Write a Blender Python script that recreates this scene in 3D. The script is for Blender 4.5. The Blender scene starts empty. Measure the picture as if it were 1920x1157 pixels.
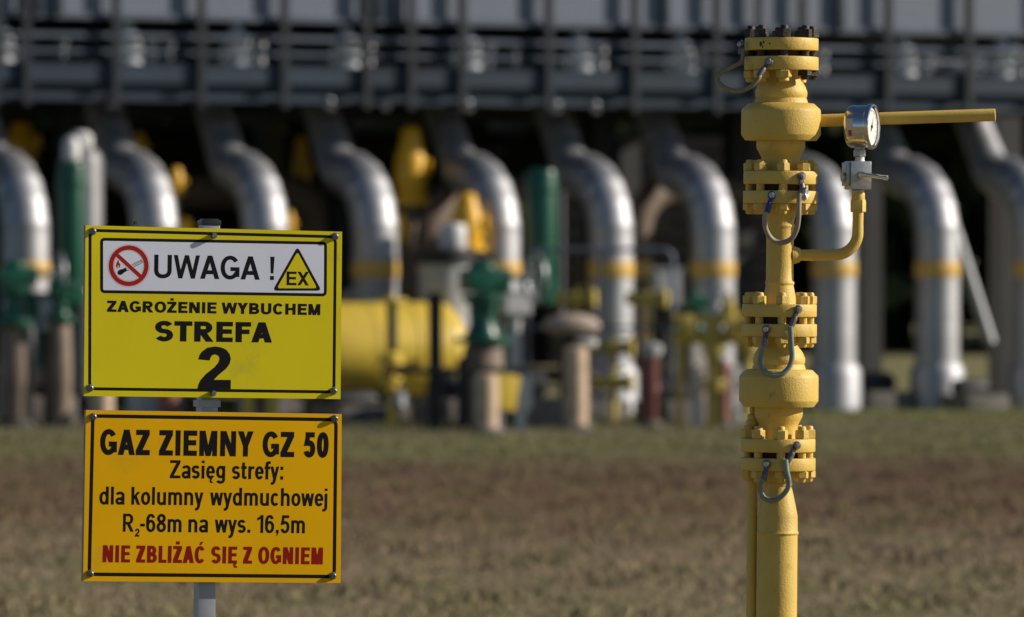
import bpy, bmesh, math, random
import numpy as np
from math import sin, cos, pi, radians as R, atan2, hypot, sqrt
from mathutils import Vector as V, Matrix as Mx

random.seed(7)
rng = np.random.default_rng(7)
SC = bpy.context.scene
COL = SC.collection

# ------------------------------------------------------------------ camera
H = 1.425                # camera height
FPX = 1920 * 200 / 36    # focal length in photo pixels
HZ = 490                 # horizon row in the photo
cam_d = bpy.data.cameras.new("camera")
cam_d.lens = 200
cam_d.sensor_width = 36
cam_d.clip_start = 0.1
cam_d.clip_end = 3000
cam_d.dof.use_dof = True
cam_d.dof.focus_distance = 10.50
cam_d.dof.aperture_fstop = 200 / 30.0
cam_d.dof.aperture_blades = 0
cam_o = bpy.data.objects.new("camera", cam_d)
COL.objects.link(cam_o)
cam_o.location = (0, 0, H)
cam_o.rotation_euler = (R(90) - math.atan((578.5 - HZ) / FPX), 0, 0)
SC.camera = cam_o

# ------------------------------------------------------------------ light
SUN_EL, SUN_AL = 25.0, -2.0       # elevation; angle of the azimuth from the picture's right towards the camera
to_sun = V((cos(R(SUN_AL)) * cos(R(SUN_EL)), -sin(R(SUN_AL)) * cos(R(SUN_EL)), sin(R(SUN_EL))))
w = bpy.data.worlds.new("World")
SC.world = w
w.use_nodes = True
nt = w.node_tree
sky = nt.nodes.new("ShaderNodeTexSky")
sky.sky_type = 'NISHITA'
sky.sun_disc = False
sky.air_density = 1.0
sky.dust_density = 0.4
sky.ozone_density = 3.5
sky.sun_elevation = R(SUN_EL)
sky.sun_rotation = R(90 + SUN_AL)
nt.links.new(sky.outputs[0], nt.nodes["Background"].inputs[0])
nt.nodes["Background"].inputs[1].default_value = 0.06
sun_d = bpy.data.lights.new("sun", 'SUN')
sun_d.energy = 5.0
sun_d.angle = R(0.5)
sun_d.color = (1.0, 0.885, 0.74)
sun_o = bpy.data.objects.new("sun", sun_d)
COL.objects.link(sun_o)
sun_o.location = (20, -5, 20)
sun_o.rotation_euler = to_sun.to_track_quat('Z', 'Y').to_euler()
SC.view_settings.view_transform = 'Standard'
SC.view_settings.look = 'None'
SC.view_settings.gamma = 1
SC.view_settings.exposure = 0.12

# ------------------------------------------------------------------ materials
MATS = {}


def mat(name, col, rough=0.6, metal=0.0, var=0.15, vscale=6.0, bump=0.0, bscale=60.0, spec=0.5, col2=None, dirt=None, dscale=9.0, damt=0.55):
    """Principled surface: colour mottled by noise, optional stains and bump."""
    if name in MATS:
        return MATS[name]
    m = bpy.data.materials.new(name)
    m.use_nodes = True
    t = m.node_tree
    b = t.nodes["Principled BSDF"]
    b.inputs["Roughness"].default_value = rough
    b.inputs["Metallic"].default_value = metal
    b.inputs["Specular IOR Level"].default_value = spec
    tc = t.nodes.new("ShaderNodeTexCoord")
    nz = t.nodes.new("ShaderNodeTexNoise")
    nz.inputs["Scale"].default_value = vscale
    nz.inputs["Detail"].default_value = 6
    t.links.new(tc.outputs["Object"], nz.inputs["Vector"])
    rmp = t.nodes.new("ShaderNodeValToRGB")
    c2 = col2 or tuple(c * (1 + var) for c in col)
    c1 = tuple(c * (1 - var) for c in col)
    rmp.color_ramp.elements[0].position = 0.32
    rmp.color_ramp.elements[1].position = 0.68
    rmp.color_ramp.elements[0].color = (*c1, 1)
    rmp.color_ramp.elements[1].color = (*[min(c, 1) for c in c2], 1)
    t.links.new(nz.outputs["Fac"], rmp.inputs["Fac"])
    out = rmp.outputs["Color"]
    if dirt:
        n2 = t.nodes.new("ShaderNodeTexNoise")
        n2.inputs["Scale"].default_value = dscale
        n2.inputs["Detail"].default_value = 9
        n2.inputs["Roughness"].default_value = 0.7
        t.links.new(tc.outputs["Object"], n2.inputs["Vector"])
        r2 = t.nodes.new("ShaderNodeValToRGB")
        r2.color_ramp.elements[0].position = damt
        r2.color_ramp.elements[1].position = min(damt + 0.14, 1)
        t.links.new(n2.outputs["Fac"], r2.inputs["Fac"])
        mx = t.nodes.new("ShaderNodeMix")
        mx.data_type = 'RGBA'
        mx.inputs[7].default_value = (*dirt, 1)
        t.links.new(r2.outputs["Color"], mx.inputs[0])
        t.links.new(out, mx.inputs[6])
        out = mx.outputs[2]
    t.links.new(out, b.inputs["Base Color"])
    if bump:
        n3 = t.nodes.new("ShaderNodeTexNoise")
        n3.inputs["Scale"].default_value = bscale
        n3.inputs["Detail"].default_value = 5
        t.links.new(tc.outputs["Object"], n3.inputs["Vector"])
        bp = t.nodes.new("ShaderNodeBump")
        bp.inputs["Strength"].default_value = bump
        bp.inputs["Distance"].default_value = 0.004
        t.links.new(n3.outputs["Fac"], bp.inputs["Height"])
        t.links.new(bp.outputs["Normal"], b.inputs["Normal"])
    MATS[name] = m
    return m


YEL = mat("yellow_paint", (0.65, 0.445, 0.090), rough=0.52, var=0.08, vscale=14, bump=0.27, bscale=330, dirt=(0.40, 0.26, 0.06), dscale=30, damt=0.59)
YEL2 = mat("yellow_paint_pipework", (0.66, 0.48, 0.06), rough=0.45, var=0.12, vscale=3)
VALVEY = mat("amber_valve_paint", (0.72, 0.40, 0.012), rough=0.45, var=0.12, vscale=3)
YEL3 = mat("faded_yellow_pipework", (0.45, 0.35, 0.075), rough=0.6, var=0.25, vscale=5)
DRK = mat("dark_bolt_steel", (0.035, 0.026, 0.022), rough=0.55, metal=0.4, var=0.3, vscale=60, bump=0.4, bscale=300)
GASK = mat("dark_gasket", (0.03, 0.024, 0.016), rough=0.8)
CHROME = mat("polished_steel", (0.66, 0.65, 0.64), rough=0.16, metal=1.0, var=0.04)
STEEL = mat("machined_steel", (0.42, 0.42, 0.42), rough=0.36, metal=0.9, var=0.15, vscale=40, bump=0.15, bscale=200)
ALU = mat("pipe_cladding", (0.40, 0.415, 0.45), rough=0.60, metal=0.92, var=0.14, vscale=2.2, bump=0.3, bscale=5)
GALV = mat("galvanised_steel", (0.34, 0.36, 0.39), rough=0.45, metal=0.55, var=0.12, vscale=20)
SLATE = mat("slate_painted_steel", (0.014, 0.032, 0.058), rough=0.55, var=0.25, vscale=1.5)
SLATE3 = mat("dark_slate_post", (0.008, 0.015, 0.026), rough=0.55, var=0.25, vscale=1.5)
SLATE2 = mat("grey_painted_rail", (0.105, 0.13, 0.175), rough=0.5, var=0.2, vscale=2)
DARKST = mat("dark_painted_steel", (0.013, 0.014, 0.017), rough=0.6, var=0.3, vscale=1.5)
BLACK = mat("black_print", (0.005, 0.0045, 0.006), rough=0.6, var=0.1, spec=0.15)
RED = mat("red_print", (0.36, 0.010, 0.006), rough=0.55, var=0.05, spec=0.2)
WHITEP = mat("white_print", (0.66, 0.70, 0.84), rough=0.4, var=0.04, vscale=8)
SIGNY = mat("yellow_sign_face", (0.67, 0.575, 0.008), rough=0.45, var=0.05, vscale=5, spec=0.2, dirt=(0.50, 0.44, 0.04), dscale=7, damt=0.6)
SIGNA = mat("amber_sign_face", (0.78, 0.425, 0.0005), rough=0.45, var=0.05, vscale=5, spec=0.12, dirt=(0.66, 0.37, 0.01), dscale=7, damt=0.6)
SIGNEDGE = mat("sign_tray_edge", (0.20, 0.20, 0.21), rough=0.5, metal=0.3, var=0.3, vscale=30)
GREEN = mat("green_paint", (0.003, 0.078, 0.048), rough=0.35, var=0.15, vscale=3)
TAN = mat("tan_concrete", (0.50, 0.38, 0.27), rough=0.85, var=0.2, vscale=8, bump=0.4, bscale=40)
TANP = mat("brown_primer", (0.13, 0.095, 0.07), rough=0.6, var=0.25, vscale=3)
REDP = mat("red_oxide_paint", (0.22, 0.075, 0.058), rough=0.6, var=0.2, vscale=5)
WHITE = mat("white_paint", (0.60, 0.61, 0.62), rough=0.5, var=0.08, vscale=5)
GREYB = mat("grey_enclosure", (0.34, 0.36, 0.38), rough=0.5, var=0.1, vscale=4)
CONC = mat("grey_concrete", (0.16, 0.15, 0.14), rough=0.9, var=0.25, vscale=5, bump=0.4, bscale=30)
BAND = mat("yellow_band", (0.62, 0.40, 0.09), rough=0.5, var=0.12, vscale=6)
CABLE = mat("weathered_cable", (0.26, 0.22, 0.10), rough=0.6, var=0.2, vscale=30, dirt=(0.12, 0.17, 0.15), dscale=45, damt=0.56)
CABLEG = mat("grey_cable", (0.30, 0.25, 0.19), rough=0.6, var=0.2, vscale=30)
CABLET = mat("teal_cable", (0.19, 0.26, 0.24), rough=0.55, var=0.2, vscale=30, dirt=(0.24, 0.20, 0.13), dscale=40, damt=0.52)
BLUE = mat("blue_sleeve", (0.015, 0.05, 0.22), rough=0.5)
LUG = mat("tinned_lug", (0.16, 0.15, 0.16), rough=0.5, metal=0.6, var=0.5, vscale=120)
FOIL = mat("aluminium_foil", (0.72, 0.72, 0.70), rough=0.4, metal=0.6, var=0.3, vscale=150, bump=0.8, bscale=200)
DIAL = mat("white_dial", (0.72, 0.72, 0.70), rough=0.5, var=0.02)
PTFE = mat("white_thread_tape", (0.75, 0.75, 0.74), rough=0.6, var=0.05)
WING = mat("fly_wing", (0.25, 0.22, 0.2), rough=0.4)


def panel_mat():
    m = bpy.data.materials.new("expanded_mesh_panel")
    m.use_nodes = True
    t = m.node_tree
    b = t.nodes["Principled BSDF"]
    b.inputs["Roughness"].default_value = 0.55
    tc = t.nodes.new("ShaderNodeTexCoord")
    mp = t.nodes.new("ShaderNodeMapping")
    mp.inputs["Scale"].default_value = (18, 18, 26)
    t.links.new(tc.outputs["Object"], mp.inputs["Vector"])
    vo = t.nodes.new("ShaderNodeTexVoronoi")
    vo.inputs["Scale"].default_value = 1.0
    vo.inputs["Randomness"].default_value = 0.25
    t.links.new(mp.outputs["Vector"], vo.inputs["Vector"])
    rp = t.nodes.new("ShaderNodeValToRGB")
    rp.color_ramp.elements[0].color = (0.125, 0.155, 0.205, 1)
    rp.color_ramp.elements[1].color = (0.195, 0.225, 0.30, 1)
    rp.color_ramp.elements[0].position = 0.25
    rp.color_ramp.elements[1].position = 0.6
    t.links.new(vo.outputs["Distance"], rp.inputs["Fac"])
    t.links.new(rp.outputs["Color"], b.inputs["Base Color"])
    return m


PANEL = panel_mat()


def field_mat(name, k=1.0, rough=0.95):
    """Dry grassland: tan, maroon-brown and dull green patches by world position."""
    m = bpy.data.materials.new(name)
    m.use_nodes = True
    t = m.node_tree
    b = t.nodes["Principled BSDF"]
    b.inputs["Roughness"].default_value = rough
    b.inputs["Specular IOR Level"].default_value = 0.1
    geo = t.nodes.new("ShaderNodeNewGeometry")

    def noise(sx, sy, det=5):
        mp = t.nodes.new("ShaderNodeMapping")
        mp.inputs["Scale"].default_value = (sx, sy, 0.0)
        t.links.new(geo.outputs["Position"], mp.inputs["Vector"])
        n = t.nodes.new("ShaderNodeTexNoise")
        n.inputs["Scale"].default_value = 1
        n.inputs["Detail"].default_value = det
        t.links.new(mp.outputs["Vector"], n.inputs["Vector"])
        return n.outputs["Fac"]

    sep = t.nodes.new("ShaderNodeSeparateXYZ")
    t.links.new(geo.outputs["Position"], sep.inputs[0])
    n0 = noise(0.45, 0.16)
    # strips of different growth across the field
    ad = t.nodes.new("ShaderNodeMath")
    ad.operation = 'MULTIPLY_ADD'
    ad.inputs[1].default_value = 9.0
    t.links.new(n0, ad.inputs[0])
    t.links.new(sep.outputs["Y"], ad.inputs[2])
    mr = t.nodes.new("ShaderNodeMapRange")
    mr.inputs["From Min"].default_value = 22 + 4.5
    mr.inputs["From Max"].default_value = 62 + 4.5
    t.links.new(ad.outputs[0], mr.inputs["Value"])
    rp = t.nodes.new("ShaderNodeValToRGB")
    cr = rp.color_ramp
    stops = [(0.00, (0.150, 0.124, 0.078)), (0.14, (0.142, 0.108, 0.074)), (0.26, (0.106, 0.070, 0.047)),
             (0.40, (0.092, 0.059, 0.043)), (0.47, (0.104, 0.082, 0.050)), (0.54, (0.105, 0.102, 0.052)),
             (0.66, (0.110, 0.098, 0.064)), (0.76, (0.100, 0.105, 0.045)), (1.0, (0.135, 0.125, 0.066))]
    while len(cr.elements) < len(stops):
        cr.elements.new(0.5)
    for e, (p, c) in zip(cr.elements, stops):
        e.position = p
        e.color = (*[x * k for x in c], 1)
    t.links.new(mr.outputs[0], rp.inputs["Fac"])
    n1 = noise(2.2, 0.9, 6)
    rp2 = t.nodes.new("ShaderNodeValToRGB")
    rp2.color_ramp.elements[0].position = 0.40
    rp2.color_ramp.elements[1].position = 0.64
    t.links.new(n1, rp2.inputs["Fac"])
    mx = t.nodes.new("ShaderNodeMix")
    mx.data_type = 'RGBA'
    mx.inputs[7].default_value = (0.085 * k, 0.100 * k, 0.034 * k, 1)
    sc = t.nodes.new("ShaderNodeMath")
    sc.operation = 'MULTIPLY'
    sc.inputs[1].default_value = 0.38
    t.links.new(rp2.outputs["Color"], sc.inputs[0])
    t.links.new(sc.outputs[0], mx.inputs[0])
    t.links.new(rp.outputs["Color"], mx.inputs[6])
    n2 = noise(30, 30, 4)
    rp3 = t.nodes.new("ShaderNodeValToRGB")
    rp3.color_ramp.elements[0].position = 0.35
    rp3.color_ramp.elements[1].position = 0.7
    rp3.color_ramp.elements[0].color = (0.68, 0.68, 0.68, 1)
    rp3.color_ramp.elements[1].color = (1.30, 1.28, 1.24, 1)
    t.links.new(n2, rp3.inputs["Fac"])
    ml = t.nodes.new("ShaderNodeMix")
    ml.data_type = 'RGBA'
    ml.blend_type = 'MULTIPLY'
    ml.inputs[0].default_value = 1
    t.links.new(mx.outputs[2], ml.inputs[6])
    t.links.new(rp3.outputs["Color"], ml.inputs[7])
    t.links.new(ml.outputs[2], b.inputs["Base Color"])
    return m


def leaf_mat():
    return mat("dark_foliage", (0.020, 0.030, 0.012), rough=0.7, var=0.4, vscale=0.5, col2=(0.040, 0.052, 0.016), spec=0.15)


# ------------------------------------------------------------------ mesh building
WORLD = {}      # root object -> its matrix


class MB:
    def __init__(s):
        s.v, s.f, s.sm = [], [], []

    def add(s, vs, fs, smooth=False, M=None):
        o = len(s.v)
        for p in vs:
            p = V(p)
            s.v.append(tuple(M @ p) if M is not None else tuple(p))
        for f in fs:
            s.f.append([i + o for i in f])
            s.sm.append(smooth)
        return s

    def box(s, c, d, M=None, bev=0.0):
        cx, cy, cz = c
        x, y, z = d[0] / 2, d[1] / 2, d[2] / 2
        if bev:
            bm = bmesh.new()
            bmesh.ops.create_cube(bm, size=1)
            bmesh.ops.scale(bm, vec=d, verts=bm.verts)
            bmesh.ops.bevel(bm, geom=bm.edges[:], offset=bev, segments=2, affect='EDGES', profile=0.6)
            bm.verts.index_update()
            vs = [(v.co.x + cx, v.co.y + cy, v.co.z + cz) for v in bm.verts]
            fs = [[v.index for v in f.verts] for f in bm.faces]
            bm.free()
            return s.add(vs, fs, True, M)
        vs = [(cx + i * x, cy + j * y, cz + k * z) for i in (-1, 1) for j in (-1, 1) for k in (-1, 1)]
        fs = [(0, 1, 3, 2), (4, 6, 7, 5), (0, 4, 5, 1), (2, 3, 7, 6), (0, 2, 6, 4), (1, 5, 7, 3)]
        return s.add(vs, fs, False, M)

    def lathe(s, prof, n=48, M=None, cap=True, smooth=True):
        """prof: list of (r, z) from the bottom up, round the z axis."""
        vs, fs = [], []
        for r, z in prof:
            for i in range(n):
                a = 2 * pi * i / n
                vs.append((r * cos(a), r * sin(a), z))
        for k in range(len(prof) - 1):
            for i in range(n):
                j = (i + 1) % n
                fs.append((k * n + i, k * n + j, (k + 1) * n + j, (k + 1) * n + i))
        if cap:
            if prof[0][0] > 1e-6:
                fs.append(tuple(range(n - 1, -1, -1)))
            if prof[-1][0] > 1e-6:
                fs.append(tuple((len(prof) - 1) * n + i for i in range(n)))
        return s.add(vs, fs, smooth, M)

    def tube(s, pts, r, n=20, cap=True, M=None):
        """Tube through points; r is one radius or a list."""
        pts = [V(p) for p in pts]
        m = len(pts)
        rs = r if isinstance(r, (list, tuple)) else [r] * m
        tg = []
        for i in range(m):
            a, b = pts[max(i - 1, 0)], pts[min(i + 1, m - 1)]
            tg.append((b - a).normalized())
        up = V((0, 0, 1)) if abs(tg[0].z) < 0.9 else V((1, 0, 0))
        nrm = (up - tg[0] * up.dot(tg[0])).normalized()
        vs, fs = [], []
        for i in range(m):
            if i:
                nrm = (nrm - tg[i] * nrm.dot(tg[i])).normalized()
            bn = tg[i].cross(nrm)
            for k in range(n):
                a = 2 * pi * k / n
                vs.append(pts[i] + (nrm * cos(a) + bn * sin(a)) * rs[i])
        for i in range(m - 1):
            for k in range(n):
                j = (k + 1) % n
                fs.append((i * n + k, i * n + j, (i + 1) * n + j, (i + 1) * n + k))
        if cap:
            fs.append(tuple(range(n - 1, -1, -1)))
            fs.append(tuple((m - 1) * n + k for k in range(n)))
        return s.add(vs, fs, True, M)

    def poly(s, pts, y=0.0, M=None):
        """Flat polygon in the local xz plane, facing -y."""
        return s.add([(p[0], y, p[1]) for p in pts], [tuple(range(len(pts)))], False, M)

    def build(s, name, material, parent=None, angle=35):
        me = bpy.data.meshes.new(name)
        me.from_pydata([tuple(p) for p in s.v], [], s.f)
        me.polygons.foreach_set("use_smooth", s.sm)
        if any(s.sm):
            me.set_sharp_from_angle(angle=R(angle))
        me.materials.append(material)
        me.update()
        o = bpy.data.objects.new(name, me)
        COL.objects.link(o)
        if parent is not None:
            o.parent = parent
        return o


def tag(o, label=None, cat=None, group=None, kind=None):
    if label:
        o["label"] = label
    if cat:
        o["category"] = cat
    if group:
        o["group"] = group
    if kind:
        o["kind"] = kind
    return o


def thing(name, label, cat, loc=(0, 0, 0), rot=(0, 0, 0), group=None):
    o = bpy.data.objects.new(name, None)
    COL.objects.link(o)
    o.location = loc
    o.rotation_mode = 'XYZ'
    o.rotation_euler = rot
    o.empty_display_size = 0.2
    WORLD[o] = Mx.Translation(V(loc)) @ Mx.Rotation(rot[2], 4, 'Z') @ Mx.Rotation(rot[1], 4, 'Y') @ Mx.Rotation(rot[0], 4, 'X')
    return tag(o, label, cat, group)


def copy_thing(root, loc, rotz=None, label=None):
    def cp(o, par):
        c = o.copy()
        COL.objects.link(c)
        if par is not None:
            c.parent = par
        for ch in list(o.children):
            cp(ch, c)
        return c
    c = cp(root, None)
    c.location = loc
    if rotz is not None:
        c.rotation_euler = (0, 0, rotz)
    if label:
        c["label"] = label
    return c


def arc_pts(c, a, b, r, n=8):
    """Quarter-bend from point on axis a to axis b (unit vectors leaving c): corner c, radius r."""
    c, a, b = V(c), V(a).normalized(), V(b).normalized()
    ctr = c + a * r + b * r
    return [ctr - b * r * cos(i / n * pi / 2) - a * r * sin(i / n * pi / 2) for i in range(n + 1)]


def smooth_path(pts, n=6):
    """Catmull-Rom through the points."""
    P = [V(p) for p in pts]
    P = [P[0] * 2 - P[1]] + P + [P[-1] * 2 - P[-2]]
    out = []
    for i in range(1, len(P) - 2):
        p0, p1, p2, p3 = P[i - 1:i + 3]
        for k in range(n):
            t = k / n
            out.append(0.5 * ((2 * p1) + (p2 - p0) * t + (2 * p0 - 5 * p1 + 4 * p2 - p3) * t * t + (3 * p1 - p0 - 3 * p2 + p3) * t ** 3))
    out.append(P[-2])
    return out


def px(x, y, D):
    """World point D metres away seen at photo pixel (x, y)."""
    return V(((x - 960) / FPX * D, D, H + (HZ - y) / FPX * D))


def gnd(x, y):
    """Ground point seen at photo pixel (x, y)."""
    D = H * FPX / (y - HZ)
    return V(((x - 960) / FPX * D, D, 0))


# ------------------------------------------------------------------ ground
bm = bmesh.new()
xs = [-900, -300, -100, -40, -20, -10, -5, 0, 5, 10, 20, 40, 100, 300, 900]
ys = [-300, -100, -30, 0, 10, 20, 30, 40, 50, 60, 80, 120, 300, 900, 2000]
grid = [[bm.verts.new((x, y, 0)) for x in xs] for y in ys]
for j in range(len(ys) - 1):
    for i in range(len(xs) - 1):
        bm.faces.new((grid[j][i], grid[j][i + 1], grid[j + 1][i + 1], grid[j + 1][i]))
me = bpy.data.meshes.new("ground")
bm.to_mesh(me)
bm.free()
me.materials.append(field_mat("dry_field", 1.75))
g = bpy.data.objects.new("ground", me)
COL.objects.link(g)
tag(g, "dry brown and green grassland in front of the gas plant", "ground", kind="structure")


def blades(name, n, y0, y1, hmin, hmax, k):
    """Grass blades as one mesh, denser near the camera side of the strip."""
    y = y0 + (y1 - y0) * rng.random(n) ** 1.25
    inner = rng.random(n) < 0.72
    x = np.where(inner, (rng.random(n) - 0.5) * (0.21 * y + 1.6), rng.normal(size=n) * (0.16 * y + 2.5))
    # clumping
    cx = np.sin(x * 3.1 + y * 1.7) + np.sin(x * 7.3 - y * 2.3) + np.sin(x * 1.3 + y * 5.1)
    h = (hmin + (hmax - hmin) * rng.random(n) ** 2) * (1 + 0.28 * cx)
    h = np.clip(h, 0.012, None)
    a = rng.random(n) * 2 * pi
    wd = 0.0016 + 0.0024 * rng.random(n)
    lean = h * (0.2 + 0.7 * rng.random(n))
    b = rng.random(n) * 2 * pi
    v = np.zeros((n, 4, 3))
    v[:, 0] = np.stack([x - wd * np.cos(a), y - wd * np.sin(a), np.zeros(n)], 1)
    v[:, 1] = np.stack([x + wd * np.cos(a), y + wd * np.sin(a), np.zeros(n)], 1)
    mx_, my_ = x + lean * 0.35 * np.cos(b), y + lean * 0.35 * np.sin(b)
    v[:, 2] = np.stack([mx_ + wd * 0.8 * np.cos(a), my_ + wd * 0.8 * np.sin(a), h * 0.62], 1)
    v[:, 3] = np.stack([x + lean * np.cos(b), y + lean * np.sin(b), h], 1)
    me = bpy.data.meshes.new(name)
    me.vertices.add(n * 4)
    me.vertices.foreach_set("co", v.reshape(-1))
    idx = np.arange(n)[:, None] * 4 + np.array([0, 1, 2, 0, 2, 3])[None]
    me.loops.add(n * 6)
    me.loops.foreach_set("vertex_index", idx.reshape(-1).astype(np.int32))
    me.polygons.add(n * 2)
    me.polygons.foreach_set("loop_start", (np.arange(n * 2) * 3).astype(np.int32))
    me.update()
    me.validate()
    me.materials.append(field_mat("grass_blades", k))
    o = bpy.data.objects.new(name, me)
    COL.objects.link(o)
    return tag(o, "short sparse dry grass over the field", "grass", kind="stuff")


blades("grass", 340000, 9.0, 56.0, 0.012, 0.045, 2.0)


def wood():
    """Far dark wood behind the plant: leaf clumps over a long strip, with trunks."""
    n = 42000
    cl = []
    for i in range(150):
        x = rng.uniform(-34, 40)
        y = rng.uniform(88, 112)
        hh = rng.uniform(9, 15)
        cl.append((x, y, hh))
    P, S = [], []
    for (x, y, hh) in cl:
        m = n // len(cl)
        t = rng.random(m)
        z = 0.3 + t * hh
        rad = (2.6 * np.sqrt(np.clip(1 - t, 0, 1)) + 0.5) * np.sqrt(rng.random(m))
        a = rng.random(m) * 2 * pi
        P.append(np.stack([x + rad * np.cos(a), y + rad * np.sin(a), z], 1))
        S.append(0.22 + 0.4 * rng.random(m))
    P, S = np.concatenate(P), np.concatenate(S)
    k = len(P)
    u = rng.normal(size=(k, 3))
    u /= np.linalg.norm(u, axis=1)[:, None]
    q = rng.normal(size=(k, 3))
    q -= u * (q * u).sum(1)[:, None]
    q /= np.linalg.norm(q, axis=1)[:, None]
    v = np.stack([P - u * S[:, None], P + q * S[:, None] * 0.6, P + u * S[:, None], P - q * S[:, None] * 0.6], 1)
    vs = [tuple(p) for p in v.reshape(-1, 3)]
    fs = [(4 * i, 4 * i + 1, 4 * i + 2, 4 * i + 3) for i in range(k)]
    mb = MB()
    mb.v, mb.f, mb.sm = vs, fs, [False] * k
    for (x, y, hh) in cl:
        mb.tube([(x, y, -0.1), (x + 0.1, y, hh * 0.4), (x, y, hh * 0.9)], [0.22, 0.16, 0.04], n=7)
    o = mb.build("wood", leaf_mat())
    return tag(o, "dark far-off wood standing behind the gas plant", "wood", kind="stuff")


wood()

# ------------------------------------------------------------------ rack frame (rows of pipes run away to the right)
SK = R(25)
O0 = V((0, 53.0, 0))
RX, RY = V((cos(SK), sin(SK), 0)), V((-sin(SK), cos(SK), 0))


def s_at(pxx, yl=0.0):
    """Position along the row of the point seen at photo column pxx on the line yl behind the row."""
    k = (pxx - 960) / FPX
    q = O0 + RY * yl
    return (k * q.y - q.x) / (RX.x - k * RX.y)


def rk(s, yl, z=0.0):
    return O0 + RX * s + RY * yl + V((0, 0, z))


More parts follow.
